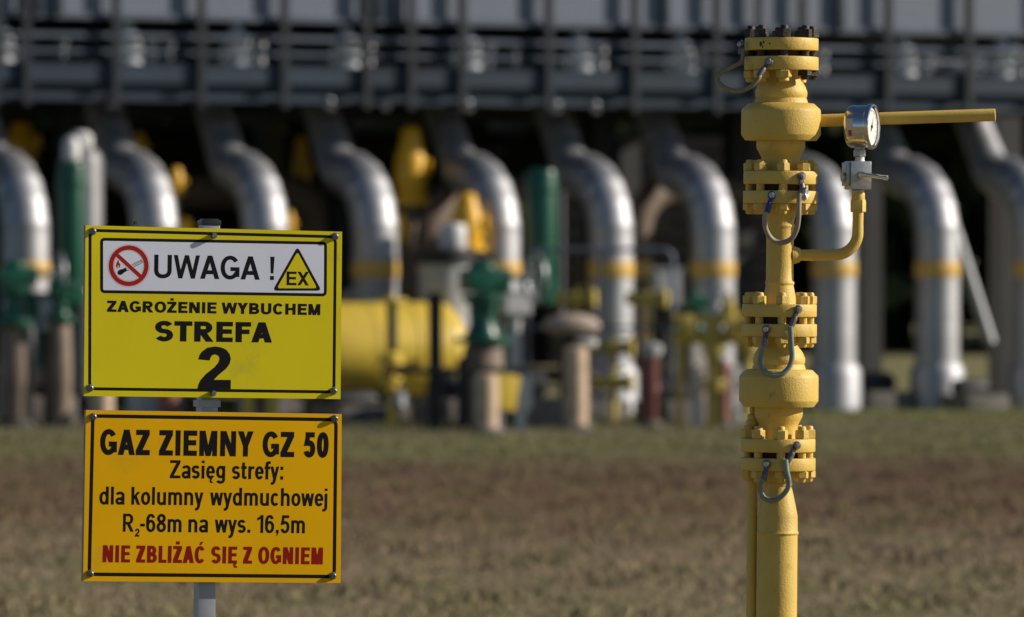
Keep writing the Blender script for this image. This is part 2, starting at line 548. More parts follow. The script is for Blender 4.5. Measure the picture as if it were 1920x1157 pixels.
# ------------------------------------------------------------------ cooler platform
def platform():
    t = thing("cooler_platform", "long slate-grey steel cooler platform raised above the silver pipes", "platform", tuple(O0), (0, 0, SK))
    L0, L1 = -8.0, 6.1
    mid, ln = (L0 + L1) / 2, L1 - L0
    F = 0.5
    b = MB()
    b.box((mid, F - 0.03, 3.135), (ln, 0.02, 0.15))
    b.box((mid, F + 0.05, 2.985), (ln, 0.02, 0.15))
    b.box((mid, F + 0.06, 2.90), (ln, 0.20, 0.025)).box((mid, F + 0.04, 3.055), (ln, 0.15, 0.012)).box((mid, F + 0.06, 3.22), (ln, 0.22, 0.022))
    b.build("girder", SLATE, t)
    b = MB()
    for k in range(9):
        s = L0 + 0.3 + k * (ln - 0.6) / 8
        b.box((s, 5.2, 2.98), (0.12, 8.2, 0.2))
    b.build("cross_beam", DARKST, t)
    b = MB()
    b.box((mid, 5.1, 3.11), (ln, 8.95, 0.05))
    b.build("deck_floor", DARKST, t)
    b = MB()
    b.box((mid, 5.2, 5.4), (ln, 8.9, 0.08)).box((mid, 5.2, 3.70), (ln, 8.6, 0.05)).box((mid, 9.6, 4.35), (ln, 0.06, 2.0))
    b.build("plenum_box", DARKST, t)
    # posts on the front edge
    posts = [-525, -345, -165, -10, 47, 214, 374, 530, 684, 767, 863, 1025, 1186, 1340, 1418, 1500, 1661, 1812, 1965]
    ss = [s_at(p, F - 0.02) for p in posts]
    for s in ss:
        MB().box((s, F - 0.075, 4.14), (0.070, 0.045, 2.6)).build("post", SLATE3, t)
    # expanded-mesh panels between the posts
    big = [p for p in posts if p not in (767, 1418)]
    sb = [s_at(p, F - 0.02) for p in big]
    for a, c in zip(sb[:-1], sb[1:]):
        d = c - a - 0.02
        q = MB()
        q.box(((a + c) / 2, F + 0.02, 4.52), (d, 0.02, 1.72))
        pn = q.build("mesh_panel", PANEL, t)
        for z in (3.66, 5.36):
            MB().box(((a + c) / 2, F - 0.005, z), (d - 0.02, 0.028, 0.05)).build("frame_rail", SLATE2, pn)
    # low rails of the walkway
    for z, r in ((3.53, 0.042), (3.385, 0.034)):
        MB().tube([(L0, F + 0.62, z), (L1, F + 0.62, z)], r, n=12).build("rail", SLATE2, t)
    s = L0 + 0.4
    while s < L1:
        MB().tube([(s, F + 0.62, 3.12), (s, F + 0.62, 3.53)], 0.018, n=8).build("rail_post", SLATE2, t)
        s += 0.82
    MB().tube([(L0, F + 0.9, 3.29), (L1, F + 0.9, 3.29)], 0.05, n=12).build("conduit", SLATE, t)
    MB().tube([(L0, F + 1.0, 3.46), (L1, F + 1.0, 3.46)], 0.03, n=12).build("conduit", SLATE, t)
    for z, r in ((3.475, 0.024), (3.33, 0.018)):
        MB().tube([(L0, F + 0.02, z), (L1, F + 0.02, z)], r, n=10).build("rail", SLATE2, t)
    for p0_, p1_ in ((62, 78), (98, 116), (700, 714), (736, 752), (1240, 1252), (1565, 1580)):
        a, c = s_at(p0_, F), s_at(p1_, F)
        MB().box(((a + c) / 2, F - 0.03, 4.0), (c - a, 0.06, 0.66), bev=0.01).build("cable_tray", SLATE, t)
    # tube bundle headers seen between rails and panels
    b = MB()
    b.box((mid, 2.0, 3.42), (ln, 0.35, 0.3))
    b.build("header_box", DARKST, t)
    for p in (120, 320, 490, 640, 968, 1125, 1300, 1745, 1880):
        s = s_at(p, F + 0.2)
        hh = 0.05 + 0.03 * ((p * 7) % 5)
        q = MB().tube([(s, F + 0.22, 3.25), (s, F + 0.22, 3.36 + hh)], 0.026, n=10)
        q.lathe([(0.0, 0), (0.05, 0.01), (0.06, 0.04), (0.05, 0.08), (0, 0.1)], 14, Mx.Translation((s, F + 0.22, 3.33 + hh)))
        q.build("vent_plug", GALV, t)
    # small bright beads added under the girder in place of out-of-focus glints
    for p in (212, 620, 725, 880, 1045, 1118):
        s = s_at(p, F)
        MB().tube([(s, F + 0.02, 2.89), (s, F + 0.02, 2.96)], 0.012, n=8).lathe([(0, -0.055), (0.035, -0.045), (0.05, 0), (0.035, 0.045), (0, 0.055)], 16, Mx.Translation((s, F + 0.02, 2.88))).build("glint_bead", GALV, t)
    # steel columns down to the ground
    for p, wd in ((128, 0.2), (640, 0.2), (1120, 0.2), (1383, 0.22), (1628, 0.2), (1884, 0.24)):
        s = s_at(p, 1.9)
        q = MB()
        q.box((s, 1.9, 1.5), (wd, 0.02, 2.76)).box((s, 1.9 - wd / 2, 1.5), (wd, 0.02, 2.76)).box((s, 1.9 + wd / 2, 1.5), (wd, 0.02, 2.76))
        q.box((s, 1.9, 0.06), (wd * 1.8, wd * 1.8, 0.12))
        q.build("column", DARKST, t)
    for k in range(7):
        s = L0 + 0.6 + k * (ln - 1.2) / 6
        MB().box((s, 8.8, 1.48), (0.24, 0.24, 2.8)).build("column", DARKST, t)
    # diagonal brace on the right
    a, c = s_at(1792, 0.9), s_at(1856, 0.9)
    MB().tube([(a - 0.12, 0.9, 2.0), (c, 0.9, 0.62)], 0.065, n=12).build("brace", GALV, t)
    # added black slatted backdrop standing in for the deep shade under the deck
    b = MB()
    wl = s_at(1480, 9.2) - L0
    for k in range(14):
        b.box((L0 + wl / 2, 9.3, 0.15 + k * 0.2), (wl, 0.05, 0.17))
    b.build("shade_backdrop", mat("deep_shade_black", (0.006, 0.006, 0.007), rough=0.8, spec=0.1), t)
    return t


platform()


# ------------------------------------------------------------------ silver arched pipes
def arched_pipe(loc, label):
    t = thing("arched_pipe", label, "pipe", loc, (0, 0, SK), "silver arched pipes along the cooler platform")
    r, e = 0.212, 0.6
    pts = [(0, 0, 0.1), (0, 0, 0.5), (0, 0, 0.9), (0, 0, 1.3)]
    z0 = 1.64
    pts += [(0, e - e * cos(a), z0 + e * sin(a)) for a in [i / 10 * pi / 2 for i in range(11)]]
    e2, a2 = 0.42, R(52)
    pts += [(0, e + e2 * sin(a), z0 + e + e2 - e2 * cos(a)) for a in [i / 6 * a2 for i in range(1, 7)]]
    y_, z_ = pts[-1][1], pts[-1][2]
    for f in (0.25, 0.5, 0.75, 1.0):       # the neck leans back up to the deck
        pts.append((0, y_ + (3.14 - z_) / math.tan(a2) * f, z_ + (3.14 - z_) * f))
    P = [V(p) for p in pts]
    pp, rr = [], []
    for i, p in enumerate(P):
        if i in (2, 3, 5, 7, 9, 11, 13, 15, 17, 19, 21, 23) and i < len(P) - 1:
            d = (P[i + 1] - P[i - 1]).normalized()     # lap seam of the cladding, a few millimetres proud
            for o_, e_ in ((-0.014, 0), (-0.010, 0.005), (0.010, 0.005), (0.014, 0)):
                pp.append(p + d * o_)
                rr.append(r + e_)
        else:
            pp.append(p)
            rr.append(r)
    rr = [q - 0.045 * min(1, max(0, (p.y - 0.55) / 0.6)) for p, q in zip(pp, rr)]     # reducer towards the nozzle
    MB().tube(pp, rr, n=40).build("pipe_run", ALU, t)
    MB().lathe([(r + 0.004, 1.275), (r + 0.007, 1.28), (r + 0.007, 1.42), (r + 0.004, 1.425)], 40, cap=False).build("colour_band", BAND, t)
    MB().lathe([(0.262, 0.0), (0.262, 0.36), (0.25, 0.40), (r + 0.003, 0.45)], 40).build("base_sleeve", ALU, t)
    # flanged nozzle on top of the platform
    n = MB()
    T = Mx.Translation((0, 2 * e - 0.50, 0))
    n.lathe([(0.10, 3.10), (0.10, 3.22), (0.165, 3.23), (0.165, 3.28), (0.10, 3.29), (0.10, 3.31), (0.165, 3.315), (0.165, 3.365), (0.12, 3.37), (0.135, 3.40), (0.135, 3.50), (0.10, 3.54), (0.06, 3.56), (0.055, 3.62), (0, 3.63)], 24, T)
    nz = n.build("nozzle", mat("bright_nozzle_steel", (0.52, 0.56, 0.62), rough=0.4, metal=0.25, var=0.15, vscale=9), t)
    q = MB()
    for k in range(8):
        a = 2 * pi * k / 8 + 0.2
        q.lathe([(0.0, 3.20), (0.016, 3.20), (0.016, 3.39), (0, 3.39)], 6, Mx.Translation((0.14 * cos(a), 2 * e - 0.50 + 0.14 * sin(a), 0)))
    q.build("stud_ring", CHROME, nz)
    MB().lathe([(0, 3.24), (0.045, 3.25), (0.05, 3.44), (0.07, 3.45), (0.07, 3.50), (0.03, 3.52), (0, 3.53)], 16, Mx.Translation((0.22, 2 * e - 0.55, 0))).build("bypass_plug", ALU, t)
    return t


PIPES = [
    (48, "silver arched pipe at the far left edge, left of the green actuator"),
    (290, "silver arched pipe whose bend shows above the left half of the warning sign"),
    (497, "silver arched pipe whose bend shows above the right half of the warning sign"),
    (703, "silver arched pipe just right of the warning sign, dropping behind the yellow tank"),
    (933, "silver arched pipe left of the tall green actuator, ending behind the green valve"),
    (1145, "silver arched pipe just right of the tall green actuator, its sleeve beside a tan post"),
    (1336, "silver arched pipe nearest the yellow gas column on its left side"),
    (1563, "silver arched pipe nearest the yellow gas column on its right side"),
    (1757, "silver arched pipe with a grey diagonal brace on its right"),
    (1942, "silver arched pipe cut off by the right edge of the photo"),
]
proto = None
for p, lab in PIPES:
    s = s_at(p)
    if proto is None:
        proto = arched_pipe(tuple(rk(s, 0)), lab)
    else:
        copy_thing(proto, tuple(rk(s, 0)), label=lab)


# darker second-row pipes under the deck
def low_pipe(pxx, yl, zt, dirx, label, r=0.2):
    s = s_at(pxx, yl)
    t = thing("primed_pipe", label, "pipe", tuple(rk(s, yl)), (0, 0, SK), "brown primed pipes in the shade under the platform")
    e = 0.42
    pts = [(0, 0, 0), (0, 0, 0.6), (0, 0, zt - e)]
    pts += [(dirx * (e - e * cos(a)), 0.3 * (e - e * cos(a)), zt - e + e * sin(a)) for a in [i / 8 * pi / 2 for i in range(1, 9)]]
    pts += [(dirx * 1.0, 0.3, zt), (dirx * 1.3, 0.4, zt)]
    MB().tube(pts, r, n=28).build("pipe_run", TANP, t)
    MB().lathe([(r + 0.003, 1.27), (r + 0.006, 1.275), (r + 0.006, 1.42), (r + 0.003, 1.425)], 28, cap=False).build("colour_band", BAND, t)
    MB().lathe([(r * 1.5, 0), (r * 1.5, 0.08), (r * 1.05, 0.1)], 28).build("foot_flange", TANP, t)
    return t


low_pipe(800, 1.0, 2.05, 1, "brown primed pipe bending in the shade above the yellow tank")
low_pipe(1196, 1.1, 2.12, 1, "brown primed pipe bending in the shade left of the yellow gas column", 0.14)
low_pipe(610, 2.4, 2.1, -1, "brown primed pipe in the shade above the right end of the warning sign", 0.17)


# ------------------------------------------------------------------ valve station in front of the pipes
def Tz(x=0, y=0, z=0):
    return Mx.Translation((x, y, z))


def RotTo(d):
    """Rotation taking +z to direction d."""
    return V(d).to_track_quat('Z', 'Y').to_matrix().to_4x4()


def actuator(x, ytop, ybot, D, wpx, label, cap=False):
    sc = FPX / D
    p = px(x, HZ, D)
    r = wpx / 2 / sc
    zt = H + (HZ - ytop) / sc
    zb = H + (HZ - ybot) / sc
    t = thing("valve_actuator", label, "actuator", (p.x, D, 0), (0, 0, 0), "green cylinder actuators on valves")
    MB().lathe([(r * 0.3, zb - 0.06), (r * 0.9, zb - 0.05), (r, zb), (r, zt - 0.05), (r * 0.93, zt - 0.015), (r * 0.5, zt), (0, zt)], 32).build("cylinder", GREEN, t)
    for z in (zb + 0.12, zt - 0.2):
        MB().lathe([(r + 0.002, z - 0.02), (r + 0.012, z - 0.018), (r + 0.012, z + 0.018), (r + 0.002, z + 0.02)], 32, cap=False).build("clamp_ring", GREEN, t)
    MB().box((-r - 0.12, 0.02, zb - 0.05), (0.34, 0.22, 0.22), bev=0.02).build("gear_box", GREEN, t)
    MB().lathe([(0.20, 0.40), (0.20, 0.45), (0.09, 0.46), (0.08, zb - 0.22), (0.13, zb - 0.2), (0.13, zb - 0.16), (0.05, zb - 0.1)], 24, Tz(-r - 0.12, 0.02)).build("stem_housing", GREEN, t)
    MB().lathe([(0.12, 0), (0.12, 0.08), (0.2, 0.12), (0.24, 0.25), (0.2, 0.38), (0.14, 0.41)], 28, Tz(-r - 0.12, 0.02)).build("valve_body", DARKST, t)
    MB().tube([(r + 0.05, -0.03, 0), (r + 0.05, -0.03, zt - 0.2)], 0.012, n=8).tube([(-r * 0.5, -r - 0.02, zb), (-r * 0.6, -r - 0.03, zb + 0.4)], 0.010, n=8).build("impulse_line", GALV, t)
    if cap:
        MB().lathe([(0.06, zt), (0.08, zt + 0.02), (0.08, zt + 0.16), (0.055, zt + 0.21), (0, zt + 0.22)], 20).build("breather_cap", WHITE, t)
    return t


actuator(134, 303, 560, 50.0, 54, "green cylinder actuator with pale cap at the left, beside the warning sign", True)
actuator(1015, 317, 560, 52.2, 60, "tall green cylinder actuator between two silver pipes in the middle")


def gear_valve(x, ybase, ytop, s, label):
    p = gnd(x, ybase)
    sc = FPX / p.y
    zt = (ybase - ytop) / sc
    t = thing("gear_valve", label, "valve", tuple(p), (0, 0, R(20)), "green gear-operated valves")
    z1 = zt - 0.62 * s
    MB().lathe([(0.10, 0), (0.10, 0.05), (0.15 * s, 0.08), (0.175 * s, z1 * 0.5), (0.15 * s, z1 - 0.04), (0.12 * s, z1)], 28).build("valve_body", mat("brown_valve_body", (0.20, 0.15, 0.115), rough=0.7, var=0.25, vscale=4), t)
    MB().lathe([(0.22 * s, z1), (0.22 * s, z1 + 0.05), (0.14 * s, z1 + 0.06), (0.10 * s, z1 + 0.16), (0.11 * s, z1 + 0.3 * s), (0.16 * s, z1 + 0.32 * s), (0.16 * s, z1 + 0.38 * s)], 24).build("bonnet", GREEN, t)
    MB().box((0.02, 0, z1 + 0.48 * s), (0.36 * s, 0.24 * s, 0.18 * s), bev=0.025).lathe([(0.12 * s, z1 + 0.57 * s), (0.10 * s, z1 + 0.61 * s), (0.05 * s, z1 + 0.63 * s), (0, z1 + 0.63 * s)], 20).build("gear_box", GREEN, t)
    MB().tube([(0.18 * s, 0, z1 + 0.5 * s), (0.42 * s, -0.05, z1 + 0.5 * s)], 0.025 * s, n=10).build("shaft", GALV, t)
    # hand wheel in the plane across the shaft
    ring = [(0.42 * s, -0.05 + 0.2 * s * cos(a), z1 + 0.5 * s + 0.2 * s * sin(a)) for a in [2 * pi * i / 24 for i in range(25)]]
    q = MB().tube(ring, 0.014 * s, n=8, cap=False)
    for k in range(3):
        a = 2 * pi * k / 3 + 0.4
        q.tube([(0.42 * s, -0.05, z1 + 0.5 * s), (0.42 * s, -0.05 + 0.2 * s * cos(a), z1 + 0.5 * s + 0.2 * s * sin(a))], 0.01 * s, n=6)
    q.build("hand_wheel", GALV, t)
    return t


gear_valve(905, 800, 492, 1.12, "dark green gear-operated valve beside the right end of the yellow tank")
gear_valve(28, 800, 490, 0.9, "green gear-operated valve at the far left edge of the photo")
gear_valve(112, 800, 520, 0.62, "green gear-operated valve directly left of the warning sign")
gear_valve(1303, 790, 548, 0.6, "small green valve behind the yellow pipework, left of the gas column")


def yellow_valve(x, ytop, ybot, D, wpx, label, lean=0.0):
    """Yellow valve head on a dark riser pipe, seen under the deck."""
    sc = FPX / D
    p = px(x, HZ, D)
    z1 = H + (HZ - ybot) / sc
    z2 = H + (HZ - ytop) / sc
    h = z2 - z1
    r = wpx / 2 / sc
    t = thing("yellow_valve", label, "valve", (p.x, D, 0), (0, 0, SK), "yellow valve heads on risers behind the silver pipes")
    MB().tube([(0, 0, 0), (0, 0, z1 + 0.02)], r * 0.45, n=16).build("riser", TANP, t)
    MB().lathe([(r * 0.95, z1), (r * 0.95, z1 + h * 0.10), (r * 0.72, z1 + h * 0.12), (r * 0.86, z1 + h * 0.35), (r * 0.80, z1 + h * 0.58), (r * 0.55, z1 + h * 0.82), (r * 0.5, z1 + h * 0.94), (r * 0.3, z2), (0, z2)], 24).build("body", VALVEY, t)
    MB().lathe([(0, 0), (r * 0.42, 0), (r * 0.45, r * 0.12), (r * 0.42, r * 0.3), (0, r * 0.34)], 20, Tz(0, 0, z1 + h * 0.48) @ RotTo((0.85, -0.5, 0)) @ Tz(0, 0, r * 0.75)).build("side_cover", VALVEY, t)
    return t


yellow_valve(770, 238, 385, 53.6, 74, "large yellow valve head in the shade between two silver pipes")
yellow_valve(875, 362, 470, 52.6, 74, "yellow valve head behind the grey vertical filter")
yellow_valve(262, 248, 300, 53.5, 36, "small yellow valve head peeping over the bend of a silver pipe")
yellow_valve(331, 313, 366, 52.2, 36, "small yellow valve head right of the second silver pipe's bend")
yellow_valve(752, 400, 452, 53.0, 30, "small yellow valve head right of the pipe above the yellow tank")
yellow_valve(40, 228, 300, 54.0, 70, "dim yellow valve head under the deck at the far left")
yellow_valve(564, 256, 372, 55.5, 40, "dim yellow valve head under the deck, left of a silver bend")
yellow_valve(543, 395, 440, 52.0, 26, "small yellow valve head just above the right half of the warning sign")
yellow_valve(350, 408, 450, 52.0, 30, "small yellow valve head just above the warning sign's post cap")


def vessel_with_dome(x, ytop, D, wpx, label):
    sc = FPX / D
    p = px(x, HZ, D)
    r = wpx / 2 / sc
    z = H + (HZ - ytop) / sc
    t = thing("standing_vessel", label, "vessel", (p.x, D, 0), (0, 0, 0))
    MB().lathe([(r, 0.25), (r, z - r * 0.75), (r * 0.92, z - r * 0.42), (r * 0.66, z - r * 0.15), (r * 0.3, z - 0.02), (0, z)], 36).build("shell", mat("dull_cladding", (0.21, 0.215, 0.23), rough=0.6, metal=0.8, var=0.15, vscale=3), t)
    q = MB()
    for k in range(3):
        a = 2 * pi * k / 3
        q.box((r * 0.8 * cos(a), r * 0.8 * sin(a), 0.13), (0.08, 0.08, 0.28))
    q.build("support_foot", DARKST, t)
    MB().lathe([(0.08, z - 0.06), (0.105, z - 0.02), (0.105, z + 0.08), (0.06, z + 0.12), (0, z + 0.125)], 20).build("top_nozzle", WHITE, t)
    return t


vessel_with_dome(152, 272, 50.45, 82, "silver domed standing vessel behind the left green actuator")


def tank():
    D = 51.2
    sc = FPX / D
    c = px(660, 655, D)
    t = thing("yellow_tank", "fat yellow horizontal tank with stub pipe, right of the warning sign", "tank", (c.x, D, 0), (0, 0, SK))
    r = 88 / sc
    X = RotTo((1, 0, 0))
    L = 1.0
    T = Tz(0, 0, c.z) @ X
    MB().lathe([(0, -L - 0.22), (r * 0.5, -L - 0.19), (r * 0.85, -L - 0.10), (r, -L), (r, 0.84), (r * 0.97, 0.9), (r * 0.8, 0.98), (r * 0.5, 1.04), (0, 1.06)], 56, T).build("shell", YEL2, t)
    q = MB()
    for z in (-0.7, 0.1, 0.5):
        q.lathe([(r + 0.001, z - 0.012), (r + 0.006, z - 0.008), (r + 0.006, z + 0.008), (r + 0.001, z + 0.012)], 56, T, cap=False)
    q.build("weld_seam", YEL2, t)
    for x in (-0.75, 0.3):
        MB().box((x, 0, c.z - r - 0.02), (0.16, 0.6, 0.22)).box((x, 0, 0.1), (0.24, 0.7, 0.2)).box((x, 0, 0.23), (0.10, 0.5, 0.25)).build("saddle", CONC, t)
    # small vent valve in front of it
    f = gnd(737, 800)
    return t


tank()


def vent_valve(x, ybase, ytop, label):
    p = gnd(x, ybase)
    sc = FPX / p.y
    h = (ybase - ytop) / sc
    t = thing("vent_valve", label, "valve", tuple(p), (0, 0, R(12)), "slender yellow vent valves on risers")
    MB().tube([(0, 0, 0), (0, 0, h * 0.5)], 0.04, n=12).build("riser", YEL2, t)
    MB().lathe([(0.09, h * 0.28), (0.09, h * 0.31), (0.05, h * 0.315), (0.05, h * 0.34), (0.09, h * 0.345), (0.09, h * 0.375)], 20).lathe([(0.05, h * 0.45), (0.10, h * 0.47), (0.10, h * 0.53), (0.05, h * 0.56)], 20).build("body", YEL2, t)
    MB().tube([(0, 0, h * 0.5), (0, 0, h * 0.93)], 0.045, n=12).build("stem", DARKST, t)
    ring = [(0.12 * cos(a), 0.12 * sin(a), h * 0.94) for a in [2 * pi * i / 20 for i in range(21)]]
    MB().tube(ring, 0.014, n=8, cap=False).tube([(-0.12, 0, h * 0.94), (0.12, 0, h * 0.94)], 0.01, n=6).tube([(0, 0, h * 0.9), (0, 0, h)], 0.02, n=8).build("hand_wheel", YEL2, t)
    MB().lathe([(0, -0.03), (0.075, -0.03), (0.085, 0.03), (0.06, 0.06), (0, 0.06)], 20, Tz(0.06, -0.05, h * 0.2) @ RotTo((0.6, -0.8, 0))).build("blind_cover", GALV, t)
    return t


vent_valve(735, 802, 548, "slender dark-stemmed yellow valve standing before the yellow tank")


def filter_vessel():
    p = px(835, HZ, 51.9)
    D = 51.9
    sc = FPX / D
    zz = lambda y: H + (HZ - y) / sc
    t = thing("grey_filter", "grey upright filter vessel with black clamp and pale cap, above the yellow tank", "filter", (p.x, D, 0))
    MB().lathe([(0.17, 0.0), (0.17, 0.06), (0.12, 0.1), (0.12, 0.5), (0.235, 0.7), (0.245, 0.78), (0.245, zz(495))], 36).build("shell", GREYB, t)
    MB().lathe([(0.22, zz(495)), (0.275, zz(494)), (0.275, zz(482)), (0.24, zz(480)), (0.275, zz(478)), (0.275, zz(468)), (0.15, zz(466))], 36).build("clamp", DARKST, t)
    MB().lathe([(0.12, zz(467)), (0.125, zz(465)), (0.125, zz(428)), (0.105, zz(420)), (0, zz(418))], 28, Tz(0.07, 0, 0)).build("cap", WHITE, t)
    return t


filter_vessel()


def stand():
    a, c = gnd(816, 806), gnd(868, 802)
    t = thing("steel_stand", "dark steel stand with level cross rail in front of the yellow tank", "stand", tuple(a), (0, 0, 0))
    sc = FPX / a.y
    d = c - a
    MB().box((0, 0, 0.58), (0.12, 0.10, 1.16)).box((0, 0, 0.02), (0.24, 0.2, 0.04)).build("upright", DARKST, t)
    MB().box((d.x, d.y, 0.3), (0.10, 0.10, 0.6)).box((d.x, d.y, 0.02), (0.2, 0.2, 0.04)).build("upright", DARKST, t)
    MB().tube([(-0.45, -0.09, 0.50), (0.62, -0.09, 0.50)], 0.03, n=10).build("cross_rail", DARKST, t)
    return t


stand()


def post(x, ybase, ytop, wpx, material, label, cat="post", name="concrete_post", group=None, taper=1.0, capm=None):
    p = gnd(x, ybase)
    sc = FPX / p.y
    r = wpx / 2 / sc
    h = (ybase - ytop) / sc
    t = thing(name, label, cat, tuple(p), (0, 0, 0), group)
    MB().lathe([(r * 1.03, -0.05), (r * 1.03, 0.03), (r, 0.05), (r * taper, h - 0.04), (r * taper * 0.9, h - 0.008), (r * taper * 0.6, h), (0, h)], 28).build("shaft", material, t)
    MB().lathe([(r * 1.45, -0.02), (r * 1.45, 0.035), (r * 1.2, 0.05), (r * 1.04, 0.05)], 28).build("footing", CONC, t)
    if capm:
        MB().lathe([(r * taper + 0.004, h - 0.09), (r * taper + 0.012, h - 0.085), (r * taper + 0.012, h + 0.01), (r * 0.5, h + 0.035), (0, h + 0.04)], 24).build("cap", capm, t)
    return t


GT = "tan concrete posts in front of the pipework"
post(1080, 806, 650, 44, TAN, "thick tan concrete post in front of the pipe right of the tall green actuator", group=GT)
post(912, 812, 700, 46, TAN, "short tan concrete post under the small yellow marker plate", group=GT)
post(40, 800, 640, 46, TAN, "tan concrete post at the far left edge, below the green valve", group=GT)
post(190, 803, 640, 46, TAN, "tan concrete post mostly hidden behind the warning sign", group=GT)
GR = "red oxide posts in front of the pipework"
post(1222, 800, 650, 36, REDP, "red-brown round post with grey cap, left of the yellow pipework", name="steel_post", group=GR, capm=GREYB)
post(316, 800, 690, 40, REDP, "red-brown post seen in the gap between the two sign boards", name="steel_post", group=GR)
post(1357, 800, 676, 22, REDP, "slim red-brown post behind the yellow pipework", name="steel_post", group=GR)
GY = "slim yellow posts behind the sign"
post(465, 800, 690, 22, YEL2, "slim yellow post, left one of the two seen between the sign boards", name="yellow_post", group=GY)
post(511, 800, 690, 22, YEL2, "slim yellow post, right one of the two seen between the sign boards", name="yellow_post", group=GY)


def upper_pipe_stub(x, ybase, ytop, wpx, label):
    return post(x, ybase, ytop, wpx, TAN, label, name="tan_stub", taper=0.85)


upper_pipe_stub(921, 800, 646, 30, "narrow tan stub rising behind the short tan post")


def hood():
    p = gnd(1072, 795)
    sc = FPX / p.y
    h = (795 - 610) / sc
    t = thing("vent_hood", "tan rounded vent hood on a dark stem, left of a silver pipe", "vent", tuple(p), (0, 0, 0))
    MB().lathe([(0.14, 0), (0.14, 0.04), (0.11, 0.06), (0.11, h)], 24).build("stem", DARKST, t)
    n = MB()
    n.lathe([(0.0, -0.10), (0.09, -0.10), (0.15, -0.06), (0.165, 0.0), (0.14, 0.07), (0.08, 0.12), (0.0, 0.135)], 28, Tz(0, 0, h) @ Mx.Diagonal((1.55, 1.1, 0.78, 1)))
    n.build("hood_shell", mat("weathered_hood", (0.36, 0.29, 0.24), rough=0.8, var=0.2, vscale=6), t)
    MB().lathe([(0, -0.02), (0.10, -0.02), (0.11, 0.02), (0.09, 0.04), (0, 0.04)], 20, Tz(0.12, -0.05, h - 0.16)).build("lower_lip", WHITE, t)
    return t


hood()


def enclosure(x, ytop, ybot, wpx, ybase, material, label, D=None, rz=15):
    p = gnd(x, ybase)
    sc = FPX / p.y
    z1, z2 = (ybase - ybot) / sc, (ybase - ytop) / sc
    wd = wpx / sc
    t = thing("instrument_box", label, "box", tuple(p), (0, 0, R(rz)), "small instrument boxes on posts")
    MB().box((0, 0, (z1 + z2) / 2), (wd, wd * 0.6, z2 - z1), bev=0.012).build("housing", material, t)
    MB().box((0, -wd * 0.31, (z1 + z2) / 2), (wd * 0.86, 0.012, (z2 - z1) * 0.86)).build("door", material, t)
    MB().box((0, 0, z2 + 0.012), (wd * 1.12, wd * 0.75, 0.02)).build("rain_lid", material, t)
    MB().tube([(0, 0.02, 0), (0, 0.02, z1)], 0.03 if material is GREYB else 0.055, n=12).build("post", DARKST if material is GREYB else WHITE, t)
    MB().tube([(wd * 0.2, 0, z1 + 0.01), (wd * 0.2, -0.02, z1 - 0.12), (wd * 0.1, 0.03, z1 - 0.3)], 0.012, n=8).build("conduit", DARKST, t)
    return t


enclosure(1249, 506, 574, 52, 785, GREYB, "pale grey instrument box at the end of the thin handrail")
enclosure(968, 548, 590, 52, 795, WHITE, "white instrument box right of the dark green gear-operated valve")
enclosure(978, 708, 768, 36, 806, WHITE, "low white box right of the yellow marker plate")
enclosure(1308, 640, 690, 26, 800, WHITE, "slim white box behind the yellow pipework")
enclosure(1384, 690, 770, 30, 797, WHITE, "low white box tucked against the yellow gas column's left side")
enclosure(88, 560, 620, 30, 800, GREYB, "small grey box between the two left green valves")


def marker():
    p = gnd(938, 808)
    sc = FPX / p.y
    t = thing("marker_plate", "small tilted yellow marker plate on a short post", "marker", tuple(p), (0, R(9), R(20)))
    MB().tube([(0, 0.02, 0), (0, 0.02, 0.5)], 0.018, n=10).build("post", GALV, t)
    MB().box((0, -0.005, 0.33), (0.21, 0.012, 0.30), bev=0.004).build("plate", YEL2, t)
    return t


marker()


def handrail():
    D = 50.2
    p0 = px(990, HZ, D)
    t = thing("handrail", "thin grey handrail with rounded end between two silver pipes", "handrail", (p0.x, D, 0))
    sc = FPX / D
    z = H + (HZ - 468) / sc
    L = (1262 - 990) / sc
    pts = [(0, 0, 0), (0, 0, z - 0.1)] + [tuple(q) for q in arc_pts((0, 0, z), (0, 0, -1), (1, 0, 0), 0.09, 6)] + \
          [tuple(q) for q in arc_pts((L, 0, z), (-1, 0, 0), (0, 0, -1), 0.09, 6)] + [(L, 0, 0.5), (L, 0, 0)]
    MB().tube(pts, 0.019, n=12).build("top_rail", SLATE2, t)
    MB().tube([(0, 0, z * 0.55), (L, 0, z * 0.55)], 0.014, n=10).build("middle_rail", SLATE2, t)
    MB().tube([(L * 0.5, 0, 0), (L * 0.5, 0, z - 0.01)], 0.016, n=10).build("baluster", SLATE2, t)
    return t


handrail()


